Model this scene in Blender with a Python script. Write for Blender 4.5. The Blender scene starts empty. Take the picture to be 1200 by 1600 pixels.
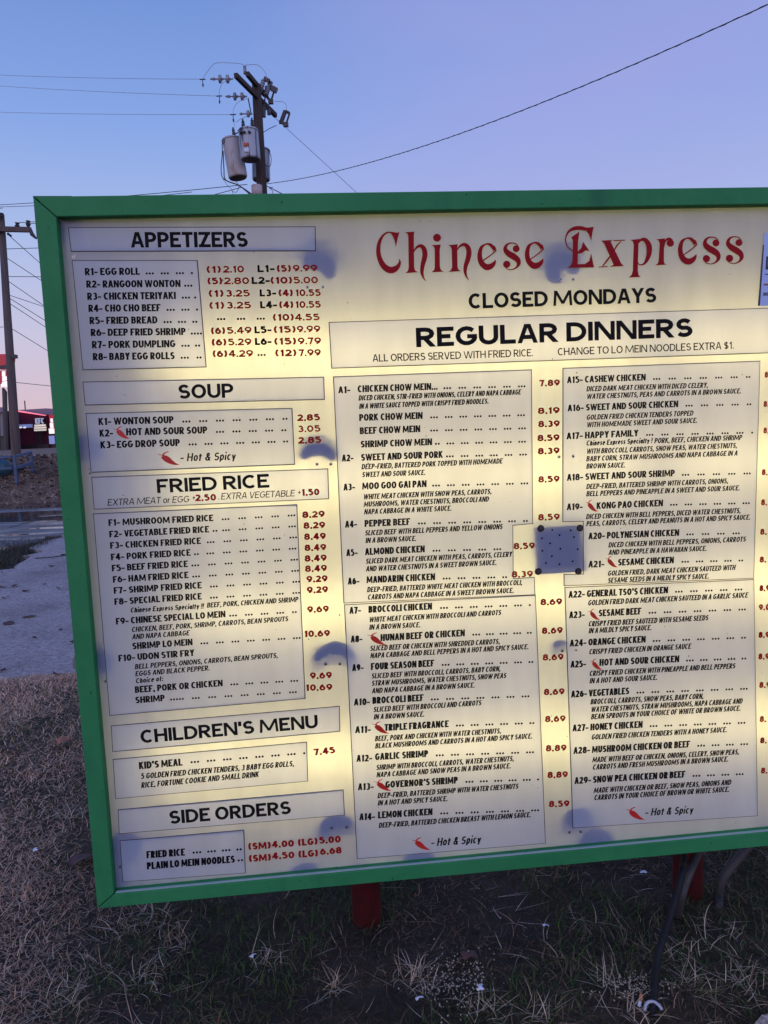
import bpy, bmesh, math, random
import numpy as np
from mathutils import Vector, Matrix
from mathutils.geometry import tessellate_polygon
from mathutils import noise as mnoise
random.seed(7); np.random.seed(7)
sc = bpy.context.scene
C = sc.collection
R = math.radians

# ------------------------------------------------------------------ camera
FPX, PITCH, ROLL, EYE = 1155.0, R(6.4), R(-2.42), 1.6
fwd = Vector((0, math.cos(PITCH), -math.sin(PITCH)))
rx = Vector((1, 0, 0)); up = rx.cross(fwd)
rgt = math.cos(ROLL)*rx + math.sin(ROLL)*up
upv = -math.sin(ROLL)*rx + math.cos(ROLL)*up
EYEP = Vector((0, 0, EYE))
cam_d = bpy.data.cameras.new('camera'); cam = bpy.data.objects.new('camera', cam_d); C.objects.link(cam)
cam_d.sensor_fit = 'VERTICAL'; cam_d.sensor_height = 36.0; cam_d.lens = 36.0*FPX/1600.0
cam_d.clip_start = 0.05; cam_d.clip_end = 2000
m3 = Matrix((rgt, upv, -fwd)).transposed()
cam.matrix_world = Matrix.Translation(EYEP) @ m3.to_4x4()
sc.camera = cam

# ------------------------------------------------------------------ world: clear dusk sky
w = bpy.data.worlds.new('World'); sc.world = w; w.use_nodes = True
nt = w.node_tree; nt.nodes.clear()
def N(t, **k):
    n = nt.nodes.new(t)
    for a, b in k.items(): setattr(n, a, b)
    return n
tc = N('ShaderNodeTexCoord'); sx = N('ShaderNodeSeparateXYZ'); nt.links.new(tc.outputs['Generated'], sx.inputs[0])
ramp = N('ShaderNodeValToRGB'); nt.links.new(sx.outputs['Z'], ramp.inputs[0])
els = [(0.0, (.80, .56, .62)), (0.045, (.78, .60, .70)), (0.13, (.66, .64, .86)), (0.24, (.46, .58, .94)), (0.36, (.28, .44, .91)), (0.52, (.165, .30, .74)), (1.0, (.11, .21, .55))]
cr = ramp.color_ramp
while len(cr.elements) < len(els): cr.elements.new(0.5)
for e, (p, c) in zip(cr.elements, els): e.position = p; e.color = (*c, 1)
# broad lavender-pink afterglow band, higher towards the right of the view
nrm = N('ShaderNodeVectorMath', operation='DOT_PRODUCT'); nrm.inputs[1].default_value = Vector((.34, .86, .30)).normalized()
nt.links.new(tc.outputs['Generated'], nrm.inputs[0])
mr = N('ShaderNodeMapRange'); mr.interpolation_type = 'SMOOTHSTEP'
mr.inputs[1].default_value = .84; mr.inputs[2].default_value = 1.0; mr.inputs[3].default_value = 0; mr.inputs[4].default_value = .62
nt.links.new(nrm.outputs['Value'], mr.inputs[0])
mixp = N('ShaderNodeMix', data_type='RGBA'); mixp.inputs[7].default_value = (.44, .44, .88, 1)
cm = N('ShaderNodeMapping'); cm.inputs['Scale'].default_value = (1.2, 1.2, 5); cm.inputs['Rotation'].default_value = (0, R(18), 0); nt.links.new(tc.outputs['Generated'], cm.inputs[0])
cn = N('ShaderNodeTexNoise'); cn.inputs['Scale'].default_value = 1.6; cn.inputs['Detail'].default_value = 4; nt.links.new(cm.outputs[0], cn.inputs[0])
cmr = N('ShaderNodeMapRange'); cmr.inputs[1].default_value = .3; cmr.inputs[2].default_value = .7; cmr.inputs[3].default_value = .62; cmr.inputs[4].default_value = 1.25; nt.links.new(cn.outputs[0], cmr.inputs[0])
cmu = N('ShaderNodeMath', operation='MULTIPLY'); nt.links.new(mr.outputs[0], cmu.inputs[0]); nt.links.new(cmr.outputs[0], cmu.inputs[1])
nt.links.new(cmu.outputs[0], mixp.inputs[0]); nt.links.new(ramp.outputs[0], mixp.inputs[6])
sky = N('ShaderNodeTexSky', sky_type='NISHITA'); sky.sun_disc = False
SUN_EL, SUN_ROT = R(2), R(200)
sky.sun_elevation = SUN_EL; sky.sun_rotation = SUN_ROT
skm = N('ShaderNodeVectorMath', operation='SCALE'); skm.inputs[3].default_value = .010
nt.links.new(sky.outputs[0], skm.inputs[0])
# the sunset side, behind the camera, is the brighter half of the sky
my = N('ShaderNodeMapRange'); my.interpolation_type = 'SMOOTHSTEP'
my.inputs[1].default_value = -.9; my.inputs[2].default_value = .45; my.inputs[3].default_value = 2.0; my.inputs[4].default_value = 1.0
nt.links.new(sx.outputs['Y'], my.inputs[0])
glow = N('ShaderNodeMix', data_type='RGBA', blend_type='MULTIPLY'); glow.inputs[7].default_value = (1.24, 1.0, .90, 1)
gw_ = N('ShaderNodeMapRange'); gw_.inputs[1].default_value = .3; gw_.inputs[2].default_value = -.8; nt.links.new(sx.outputs['Y'], gw_.inputs[0]); nt.links.new(gw_.outputs[0], glow.inputs[0]); nt.links.new(mixp.outputs[2], glow.inputs[6])
dk = N('ShaderNodeVectorMath', operation='SCALE'); nt.links.new(glow.outputs[2], dk.inputs[0]); nt.links.new(my.outputs[0], dk.inputs[3])
add = N('ShaderNodeVectorMath', operation='ADD'); nt.links.new(dk.outputs[0], add.inputs[0]); nt.links.new(skm.outputs[0], add.inputs[1])
bg = N('ShaderNodeBackground'); bg.inputs[1].default_value = 0.86
nt.links.new(add.outputs[0], bg.inputs[0]); wo = N('ShaderNodeOutputWorld'); nt.links.new(bg.outputs[0], wo.inputs[0])

sd = bpy.data.lights.new('sun', 'SUN'); sd.energy = 0.3; sd.angle = R(30); sd.color = (1, .80, .74)
so = bpy.data.objects.new('sun', sd); C.objects.link(so)
# towards the afterglow: behind the camera, wide and soft
sdir = Vector((math.sin(SUN_ROT)*math.cos(R(24)), math.cos(SUN_ROT)*math.cos(R(24)), math.sin(R(24))))
so.rotation_euler = sdir.to_track_quat('Z', 'Y').to_euler(); so.location = (0, 0, 12)

vs = sc.view_settings; vs.view_transform = 'Standard'; vs.look = 'None'; vs.gamma = 1; vs.exposure = 0; vs.use_curve_mapping = False
sc.cycles.use_denoising = True
sc.cycles.max_bounces = 6; sc.cycles.diffuse_bounces = 4; sc.cycles.glossy_bounces = 3; sc.cycles.transmission_bounces = 4
sc.cycles.use_light_tree = True
sc.cycles.caustics_reflective = False; sc.cycles.caustics_refractive = False

# ------------------------------------------------------------------ geometry references
def ray(px, py): return (fwd*FPX + rgt*(px-600) + upv*(800-py)).normalized()
def at(px, py, y):                       # world point seen at a photo pixel, y metres ahead
    d = ray(px, py); return EYEP + d*(y/d.y)
def atz(px, py, z):                      # world point at a given height
    d = ray(px, py); return EYEP + d*((z-EYE)/d.z)
YAW = R(4.7)
eu = Vector((math.cos(YAW), math.sin(YAW), 0)); ev = Vector((0, 0, 1)); en = Vector((math.sin(YAW), -math.cos(YAW), 0))
B0 = Vector((0, 2.05, 0))                # board origin on the ground under the face
def bp(px, py):                          # metres (u, v) on the plane of the sign face
    d = ray(px, py); t = (B0-EYEP).dot(en)/d.dot(en); p = EYEP + d*t - B0
    return (p.dot(eu), p.z)
BM = Matrix((( eu.x, 0, en.x, B0.x), (eu.y, 0, en.y, B0.y), (0, 1, 0, 0), (0, 0, 0, 1)))   # local (u, v, n) -> world

# ------------------------------------------------------------------ materials
def mat(name, col, rough=.6, metal=0, emis=None, estr=0, noise=None, spec=.5, bump=None):
    m = bpy.data.materials.new(name); m.use_nodes = True; t = m.node_tree; b = t.nodes['Principled BSDF']
    b.inputs['Base Color'].default_value = (*col, 1); b.inputs['Roughness'].default_value = rough
    b.inputs['Metallic'].default_value = metal; b.inputs['Specular IOR Level'].default_value = spec
    if emis: b.inputs['Emission Color'].default_value = (*emis, 1); b.inputs['Emission Strength'].default_value = estr
    if noise:
        sc_, col2, lo, hi = noise[:4]
        tcn = t.nodes.new('ShaderNodeTexCoord'); mp = t.nodes.new('ShaderNodeMapping'); mp.inputs['Scale'].default_value = noise[4] if len(noise) > 4 else (1, 1, 1)
        n = t.nodes.new('ShaderNodeTexNoise'); n.inputs['Scale'].default_value = sc_; n.inputs['Detail'].default_value = 8; n.inputs['Roughness'].default_value = .65
        r = t.nodes.new('ShaderNodeMapRange'); r.inputs[1].default_value = lo; r.inputs[2].default_value = hi
        mx = t.nodes.new('ShaderNodeMix'); mx.data_type = 'RGBA'; mx.inputs[6].default_value = (*col, 1); mx.inputs[7].default_value = (*col2, 1)
        t.links.new(tcn.outputs['Object'], mp.inputs[0]); t.links.new(mp.outputs[0], n.inputs[0]); t.links.new(n.outputs[0], r.inputs[0]); t.links.new(r.outputs[0], mx.inputs[0]); t.links.new(mx.outputs[2], b.inputs['Base Color'])
    if bump:
        n2 = t.nodes.new('ShaderNodeTexNoise'); n2.inputs['Scale'].default_value = bump[0]; n2.inputs['Detail'].default_value = 6
        tc2 = t.nodes.new('ShaderNodeTexCoord'); t.links.new(tc2.outputs['Object'], n2.inputs[0])
        bu = t.nodes.new('ShaderNodeBump'); bu.inputs['Distance'].default_value = bump[1]; bu.inputs['Strength'].default_value = 1
        t.links.new(n2.outputs[0], bu.inputs['Height']); t.links.new(bu.outputs[0], b.inputs['Normal'])
    return m
def acrylic(name, refl, trans, kd, kt, dirt):
    """Sign sheet: diffuse reflection + translucent back light + a weak gloss."""
    m = bpy.data.materials.new(name); m.use_nodes = True; t = m.node_tree; t.nodes.clear()
    n_ = lambda k: t.nodes.new(k)
    tcn = n_('ShaderNodeTexCoord'); mp = n_('ShaderNodeMapping'); mp.inputs['Scale'].default_value = (4.3, .5, 1)
    no = n_('ShaderNodeTexNoise'); no.inputs['Scale'].default_value = 4; no.inputs['Detail'].default_value = 6
    t.links.new(tcn.outputs['Object'], mp.inputs[0]); t.links.new(mp.outputs[0], no.inputs[0])
    no2 = n_('ShaderNodeTexNoise'); no2.inputs['Scale'].default_value = 3.2; no2.inputs['Detail'].default_value = 5; t.links.new(tcn.outputs['Object'], no2.inputs[0])
    mul = n_('ShaderNodeMath'); mul.operation = 'MULTIPLY'; t.links.new(no.outputs[0], mul.inputs[0]); t.links.new(no2.outputs[0], mul.inputs[1])
    r = n_('ShaderNodeMapRange'); r.inputs[1].default_value = .1; r.inputs[2].default_value = .42; r.inputs[3].default_value = 1-dirt; r.inputs[4].default_value = 1
    t.links.new(mul.outputs[0], r.inputs[0])
    def tint(c, k):
        s = n_('ShaderNodeVectorMath'); s.operation = 'SCALE'; s.inputs[0].default_value = [x*k for x in c]; t.links.new(r.outputs[0], s.inputs[3]); return s
    d = n_('ShaderNodeBsdfDiffuse'); t.links.new(tint(refl, kd).outputs[0], d.inputs[0])
    tr = n_('ShaderNodeBsdfTranslucent'); t.links.new(tint(trans, kt).outputs[0], tr.inputs[0])
    a = n_('ShaderNodeAddShader'); t.links.new(d.outputs[0], a.inputs[0]); t.links.new(tr.outputs[0], a.inputs[1])
    g = n_('ShaderNodeBsdfGlossy'); g.inputs['Roughness'].default_value = .25; g.inputs[0].default_value = (.8, .8, .8, 1)
    fr = n_('ShaderNodeFresnel'); fr.inputs[0].default_value = 1.35
    mx = n_('ShaderNodeMixShader'); t.links.new(fr.outputs[0], mx.inputs[0]); t.links.new(a.outputs[0], mx.inputs[1]); t.links.new(g.outputs[0], mx.inputs[2])
    o = n_('ShaderNodeOutputMaterial'); t.links.new(mx.outputs[0], o.inputs[0]); return m
M = {}
M['face'] = acrylic('sign_face_acrylic', (.48, .60, .90), (1, .95, .70), .38, .41, .16)
M['panel'] = acrylic('menu_panel_vinyl', (.54, .68, .94), (1, .95, .78), .47, .285, .14)
M['ink'] = mat('black_vinyl', (.004, .004, .006), .6, spec=.12)
M['red'] = mat('red_vinyl', (.27, .006, .012), .6, spec=.12)
M['chili'] = mat('chili_red_print', (.50, .015, .012), .45)
M['green'] = mat('green_painted_wood', (.018, .185, .066), .6, noise=(3.5, (.034, .235, .088), .35, .7, (1, 1, 1)), bump=(45, .0015), spec=.22)
def wear(m):
    t = m.node_tree; b = t.nodes['Principled BSDF']; src = b.inputs['Base Color'].links[0].from_socket; tcn = t.nodes.new('ShaderNodeTexCoord')
    out = src
    for sc__, lo, hi, dark, mp_s in ((70, .70, .74, (.010, .06, .035), (1, 1, 1)), (7, .55, .80, (.014, .12, .06), (1, 1, .35)), (26, .74, .78, (.08, .24, .15), (.4, 1, .4))):
        mp = t.nodes.new('ShaderNodeMapping'); mp.inputs['Scale'].default_value = mp_s; t.links.new(tcn.outputs['Object'], mp.inputs[0])
        n = t.nodes.new('ShaderNodeTexNoise'); n.inputs['Scale'].default_value = sc__; n.inputs['Detail'].default_value = 5; t.links.new(mp.outputs[0], n.inputs[0])
        r = t.nodes.new('ShaderNodeMapRange'); r.inputs[1].default_value = lo; r.inputs[2].default_value = hi; t.links.new(n.outputs[0], r.inputs[0])
        mx = t.nodes.new('ShaderNodeMix'); mx.data_type = 'RGBA'; mx.inputs[7].default_value = (*dark, 1); t.links.new(r.outputs[0], mx.inputs[0]); t.links.new(out, mx.inputs[6]); out = mx.outputs[2]
    t.links.new(out, b.inputs['Base Color'])
wear(M['green'])
M['greend'] = mat('weathered_green_wood', (.02, .13, .08), .7, noise=(20, (.01, .05, .04), .4, .7))
M['white'] = mat('white_enamel', (.82, .82, .80), .6)
M['lining'] = mat('aged_cabinet_lining', (.13, .13, .12), .7)
M['tube'] = mat('fluorescent_glass', (.9, .9, .9), .3, emis=(1, .87, .44), estr=21)
M['cab'] = mat('cabinet_metal', (.20, .22, .22), .5, metal=.4)
M['edge'] = mat('dirty_joint', (.06, .06, .08), .8)
M['steel'] = mat('screw_steel', (.35, .36, .40), .35, metal=.8)
M['blk'] = mat('black_bolt', (.012, .012, .015), .5)
M['postred'] = mat('dark_red_post_paint', (.085, .006, .010), .6, noise=(30, (.03, .008, .008), .4, .7))
M['dgrey'] = mat('dark_cable', (.010, .011, .014), .6, spec=.2)
M['grey'] = mat('grey_conduit', (.042, .044, .048), .7, noise=(25, (.028, .028, .03), .4, .7))
M['pvc'] = mat('pale_plastic', (.38, .41, .48), .4)
M['wood'] = mat('pole_wood', (.05, .034, .028), .85, noise=(6, (.03, .022, .02), .35, .7, (3, 3, .15)))
M['woodl'] = mat('pale_pole_wood', (.115, .088, .082), .85, noise=(6, (.055, .042, .04), .35, .7, (3, 3, .15)))
M['tank'] = mat('transformer_paint', (.36, .37, .40), .5, noise=(1.7, (.25, .19, .16), .56, .63, (1.6, 1.6, .4)))
M['tankb'] = mat('transformer_blue_grey', (.33, .38, .46), .45, noise=(4, (.05, .07, .13), .5, .58, (3, 3, .25)))
M['tankd'] = mat('transformer_bottom', (.05, .045, .04), .7)
M['porc'] = mat('insulator_grey', (.22, .24, .30), .3)
M['dark'] = mat('dark_hardware', (.03, .032, .04), .5)
M['wire'] = mat('wire_black', (.02, .022, .03), .6)
M['wirel'] = mat('wire_pale', (.30, .33, .42), .5)
M['orange'] = mat('orange_sticker', (.45, .10, .05), .5)
M['sticker'] = mat('pale_sticker', (.6, .65, .75), .5)

# ------------------------------------------------------------------ object helpers
def mesh_obj(name, verts, faces, m, parent=None, smooth=False, mw=None):
    me = bpy.data.meshes.new(name); me.from_pydata([tuple(v) for v in verts], [], faces)
    if isinstance(m, (list, tuple)):
        for q in m: me.materials.append(q)
    elif m: me.materials.append(m)
    if smooth: me.polygons.foreach_set('use_smooth', [True]*len(me.polygons))
    o = bpy.data.objects.new(name, me); C.objects.link(o)
    if parent: o.parent = parent
    if mw is not None: o.matrix_world = mw
    return o
def thing(name, label, cat, loc=(0, 0, 0), group=None, mw=None):
    o = bpy.data.objects.new(name, None); C.objects.link(o); o.empty_display_size = .1
    o.matrix_world = mw if mw is not None else Matrix.Translation(loc)
    o['label'] = label; o['category'] = cat
    if group: o['group'] = group
    return o
def tag(o, label, cat, group=None):
    o['label'] = label; o['category'] = cat
    if group: o['group'] = group
    return o
class MB:
    def __init__(s): s.v = []; s.f = []
    def add(s, v, f):
        b = len(s.v); s.v += [tuple(x) for x in v]; s.f += [tuple(i+b for i in q) for q in f]; return s
    def box(s, c, d, rot=None):
        x, y, z = [q/2 for q in d]; c = Vector(c)
        P = [Vector(p) for p in ((-x,-y,-z),(x,-y,-z),(x,y,-z),(-x,y,-z),(-x,-y,z),(x,-y,z),(x,y,z),(-x,y,z))]
        if rot: P = [rot @ p for p in P]
        return s.add([c+p for p in P], [(0,3,2,1),(4,5,6,7),(0,1,5,4),(1,2,6,5),(2,3,7,6),(3,0,4,7)])
    def bar(s, a, b, wd, ht=None):
        a, b = Vector(a), Vector(b); d = b-a; q = d.to_track_quat('Z', 'Y').to_matrix()
        return s.box((a+b)/2, (wd, ht or wd, d.length), q)
    def tube(s, pts, rad, n=8, cap=True):
        pts = [Vector(p) for p in pts]; k = len(pts); rr = rad if isinstance(rad, (list, tuple)) else [rad]*k
        b = len(s.v); ref = None
        for i, p in enumerate(pts):
            t = (pts[min(i+1, k-1)]-pts[max(i-1, 0)])
            if t.length < 1e-9: t = Vector((0, 0, 1))
            t.normalize()
            if ref is None:
                ref = t.orthogonal().normalized()
            ref = (ref - t*ref.dot(t)); ref = ref.normalized() if ref.length > 1e-6 else t.orthogonal().normalized()
            o = t.cross(ref)
            for j in range(n):
                a = 2*math.pi*j/n; s.v.append(tuple(p + (ref*math.cos(a)+o*math.sin(a))*rr[i]))
        for i in range(k-1):
            for j in range(n):
                s.f.append((b+i*n+j, b+i*n+(j+1) % n, b+(i+1)*n+(j+1) % n, b+(i+1)*n+j))
        if cap:
            s.f.append(tuple(b+j for j in range(n))[::-1]); s.f.append(tuple(b+(k-1)*n+j for j in range(n)))
        return s
    def obj(s, name, m, parent=None, smooth=False, mw=None):
        return mesh_obj(name, s.v, s.f, m, parent, smooth, mw)
def sag(a, b, d, n=16):
    a, b = Vector(a), Vector(b)
    return [a.lerp(b, i/n) - Vector((0, 0, 4*d*(i/n)*(1-i/n))) for i in range(n+1)]

# ------------------------------------------------------------------ ground and setting
def gz(x, y):
    if y < 20: return 0.0
    t = min((y-20)/5.2, 1); return 1.12*(t*t*(3-2*t)*.4+t*.6)
def lawn_noise(x, y): return mnoise.noise(Vector((x*1.7, y*1.7, 0)))*.016 + mnoise.noise(Vector((x*7, y*7, 3)))*.006
xs = sorted(set([-400, -200, -100, -60, -40, -30, -24, -20] + [round(-16+i*.5, 3) for i in range(20)] + [round(-6+i*.09, 3) for i in range(111)] + [5, 7, 10, 15, 20, 40, 100, 200, 400]))
ys = sorted(set([-200, -60, -20, -8, -4, -2] + [round(-1+i*.09, 3) for i in range(72)] + [6, 8, 12, 16, 19.6, 19.9] + [round(20+i*.3, 3) for i in range(22)] + [28, 32, 40, 60, 90, 140, 300, 800]))
gv = []
for y in ys:
    for x in xs:
        z = gz(x, y)
        if -1 < y < 4.8 and -6 < x < 4: z += lawn_noise(x, y)
        elif 20.4 < y < 26.2: z += mnoise.noise(Vector((x*1.1, y*2, 9)))*.05
        elif 4.8 <= y < 20: z -= .02
        gv.append((x, y, z))
nx = len(xs)
gf = [(j*nx+i, j*nx+i+1, (j+1)*nx+i+1, (j+1)*nx+i) for j in range(len(ys)-1) for i in range(nx-1)]
M['soil'] = mat('lawn_soil', (.020, .014, .009), .95, noise=(2.3, (.06, .040, .027), .42, .66), bump=(38, .02))
t_ = M['soil'].node_tree; b_ = t_.nodes['Principled BSDF']; src_ = b_.inputs['Base Color'].links[0].from_socket
tc_ = t_.nodes.new('ShaderNodeTexCoord'); sp_ = t_.nodes.new('ShaderNodeSeparateXYZ'); t_.links.new(tc_.outputs['Object'], sp_.inputs[0])
mr_ = t_.nodes.new('ShaderNodeMapRange'); mr_.inputs[1].default_value = 18; mr_.inputs[2].default_value = 20.5; t_.links.new(sp_.outputs['Y'], mr_.inputs[0])
mx_ = t_.nodes.new('ShaderNodeMix'); mx_.data_type = 'RGBA'; mx_.inputs[7].default_value = (.20, .13, .095, 1); t_.links.new(mr_.outputs[0], mx_.inputs[0]); t_.links.new(src_, mx_.inputs[6]); t_.links.new(mx_.outputs[2], b_.inputs['Base Color'])
g = mesh_obj('ground', gv, gf, M['soil']); g['kind'] = 'structure'

def conc(name, c1, c2, dark, roughlo, roughhi, scale, wet=None):
    m = mat(name, c1, .8, noise=(scale, c2, .35, .7)); t = m.node_tree; b = t.nodes['Principled BSDF']
    tcn = t.nodes.new('ShaderNodeTexCoord')
    src = b.inputs['Base Color'].links[0].from_socket
    n2 = t.nodes.new('ShaderNodeTexNoise'); n2.inputs['Scale'].default_value = 90; n2.inputs['Detail'].default_value = 3
    t.links.new(tcn.outputs['Object'], n2.inputs[0])
    r2 = t.nodes.new('ShaderNodeMapRange'); r2.inputs[1].default_value = .35; r2.inputs[2].default_value = .6; r2.inputs[3].default_value = dark; r2.inputs[4].default_value = 1
    t.links.new(n2.outputs[0], r2.inputs[0])
    s = t.nodes.new('ShaderNodeVectorMath'); s.operation = 'SCALE'; t.links.new(src, s.inputs[0]); t.links.new(r2.outputs[0], s.inputs[3])
    bu = t.nodes.new('ShaderNodeBump'); bu.inputs['Distance'].default_value = .004; t.links.new(n2.outputs[0], bu.inputs['Height']); t.links.new(bu.outputs[0], b.inputs['Normal'])
    if wet:
        mp = t.nodes.new('ShaderNodeMapping'); mp.inputs['Scale'].default_value = wet; t.links.new(tcn.outputs['Object'], mp.inputs[0])
        n3 = t.nodes.new('ShaderNodeTexNoise'); n3.inputs['Scale'].default_value = 1; n3.inputs['Detail'].default_value = 5; t.links.new(mp.outputs[0], n3.inputs[0])
        r3 = t.nodes.new('ShaderNodeMapRange'); r3.inputs[1].default_value = .47; r3.inputs[2].default_value = .53; r3.inputs[3].default_value = roughhi; r3.inputs[4].default_value = roughlo
        t.links.new(n3.outputs[0], r3.inputs[0]); t.links.new(r3.outputs[0], b.inputs['Roughness'])
        r4 = t.nodes.new('ShaderNodeMapRange'); r4.inputs[1].default_value = .47; r4.inputs[2].default_value = .53; r4.inputs[3].default_value = 1; r4.inputs[4].default_value = .45
        t.links.new(n3.outputs[0], r4.inputs[0])
        s2 = t.nodes.new('ShaderNodeVectorMath'); s2.operation = 'SCALE'; t.links.new(s.outputs[0], s2.inputs[0]); t.links.new(r4.outputs[0], s2.inputs[3]); s = s2
        r5 = t.nodes.new('ShaderNodeMapRange'); r5.inputs[1].default_value = .47; r5.inputs[2].default_value = .53; r5.inputs[3].default_value = 1; r5.inputs[4].default_value = 0
        t.links.new(n3.outputs[0], r5.inputs[0]); t.links.new(r5.outputs[0], bu.inputs['Strength'])
    n5 = t.nodes.new('ShaderNodeTexNoise'); n5.inputs['Scale'].default_value = 1.1; n5.inputs['Detail'].default_value = 9; n5.inputs['Roughness'].default_value = .75; t.links.new(tcn.outputs['Object'], n5.inputs[0])
    r6 = t.nodes.new('ShaderNodeMapRange'); r6.inputs[1].default_value = .36; r6.inputs[2].default_value = .55; r6.inputs[3].default_value = .5; r6.inputs[4].default_value = 1; t.links.new(n5.outputs[0], r6.inputs[0])
    s3 = t.nodes.new('ShaderNodeVectorMath'); s3.operation = 'SCALE'; t.links.new(s.outputs[0], s3.inputs[0]); t.links.new(r6.outputs[0], s3.inputs[3])
    n6 = t.nodes.new('ShaderNodeTexNoise'); n6.inputs['Scale'].default_value = 32; n6.inputs['Detail'].default_value = 4; t.links.new(tcn.outputs['Object'], n6.inputs[0])
    r7 = t.nodes.new('ShaderNodeMapRange'); r7.inputs[1].default_value = .35; r7.inputs[2].default_value = .62; r7.inputs[3].default_value = .68; r7.inputs[4].default_value = 1.12; t.links.new(n6.outputs[0], r7.inputs[0])
    s4 = t.nodes.new('ShaderNodeVectorMath'); s4.operation = 'SCALE'; t.links.new(s3.outputs[0], s4.inputs[0]); t.links.new(r7.outputs[0], s4.inputs[3]); s = s4
    t.links.new(s.outputs[0], b.inputs['Base Color']); return m
M['slab'] = conc('pale_concrete', (.58, .47, .46), (.42, .34, .335), .45, .5, .8, 2.2)
M['road'] = conc('wet_asphalt', (.24, .21, .22), (.15, .135, .145), .7, .06, .75, 1.3, wet=(.16, .62, 1))
def slab(name, pts, z0, z1, m):
    """raised sheet with an irregular outline and side walls"""
    n = len(pts); tri = tessellate_polygon([[Vector((*p, 0)) for p in pts]])
    v = [(*p, z1) for p in pts]+[(*p, z0) for p in pts]
    f = []
    for t3 in tri:
        a, b, c = [Vector((*pts[i], 0)) for i in t3]
        f.append(tuple(t3) if (b-a).cross(c-a).z > 0 else tuple(reversed(t3)))
    f += [(i, i+n, (i+1) % n+n, (i+1) % n) for i in range(n)]
    return mesh_obj(name, v, f, m)
def gp(px, py, z=0): p = atz(px, py, z); return (p.x, p.y)
# near concrete slab: front edge meets the lawn, ragged
fe = []
a = Vector(gp(-10, 1067)); b = Vector(gp(160, 1051)); dr = (b-a).normalized()
for i in range(-60, 200):
    p = a + dr*(i*.16); fe.append((p.x, p.y + mnoise.noise(Vector((i*.35, 0, 0)))*.045))
for_top = [(60, 10.6), (-1.0, 10.9)]
l1 = gp(98, 838); l2 = gp(60, 862); l3 = gp(0, 893); l4 = (l3[0]-4, l3[1]-1.6); l5 = (-30, 5.2)
def rag(P, amp, seed, n=14):
    out = []
    for i in range(len(P)-1):
        for k in range(n):
            q = Vector(P[i]).lerp(Vector(P[i+1]), k/n); out.append((q.x+amp*mnoise.noise(Vector((q.x*2.3, q.y*2.3, seed))), q.y+amp*mnoise.noise(Vector((q.x*2.3, q.y*2.3, seed+4)))))
    return out+[tuple(P[-1])]
s1 = slab('concrete_apron', [(fe[0][0]-18, fe[0][1]-.8)] + fe + [(60, fe[-1][1])] + for_top + rag([l1, l2, l3], .38, 1.5) + [l4, l5], -.10, .022, M['slab']); s1['kind'] = 'structure'
k1 = gp(104, 834); k2 = gp(60, 846); k3 = gp(0, 860)
s2 = slab('road', [(-200, 7.5), (k3[0]-6, k3[1]-1.2)] + rag([k3, k2, k1], .45, 8.5) + [(-1.0, 11.15), (60, 11.0), (200, 11), (200, 19.95), (-200, 19.95)], -.10, .010, M['road']); s2['kind'] = 'structure'
# seams and cracks in the road: recessed dark filler strips standing 3 mm proud of the sheet
cr_m = mat('joint_tar', (.012, .011, .013), .9)
def strip(name, pix, wd, z, m):
    v = []; f = []
    P = [Vector(gp(*p, z)) for p in pix]
    Q = []
    for i in range(len(P)-1):
        for k in range(8): Q.append(P[i].lerp(P[i+1], k/8))
    Q.append(P[-1])
    for i, p in enumerate(Q):
        t = (Q[min(i+1, len(Q)-1)]-Q[max(i-1, 0)]).normalized(); nn = Vector((-t.y, t.x)); ww = wd*(.6+.5*abs(mnoise.noise(Vector((i*.7, p.x, 0)))) )
        jit = mnoise.noise(Vector((p.x*3, p.y*3, 5)))*wd*.6
        v += [(*(p+nn*(ww+jit)), z), (*(p-nn*(ww-jit)), z)]
    for i in range(len(Q)-1): f.append((2*i, 2*i+1, 2*i+3, 2*i+2))
    o = mesh_obj(name, v, f, m); o['kind'] = 'structure'; return o
strip('joint', [(15, 824), (60, 812), (110, 801)], .035, .014, cr_m)
strip('joint', [(55, 872), (84, 870), (112, 866)], .05, .027, cr_m)

# kerb end of another slab at the bottom right
kb = [gp(1180, 1614), gp(1190, 1602), gp(1260, 1590), gp(1500, 1600), gp(1400, 1900), gp(1100, 1800)]
s3 = slab('walkway', kb, -.1, .03, M['slab']); s3['kind'] = 'structure'

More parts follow.
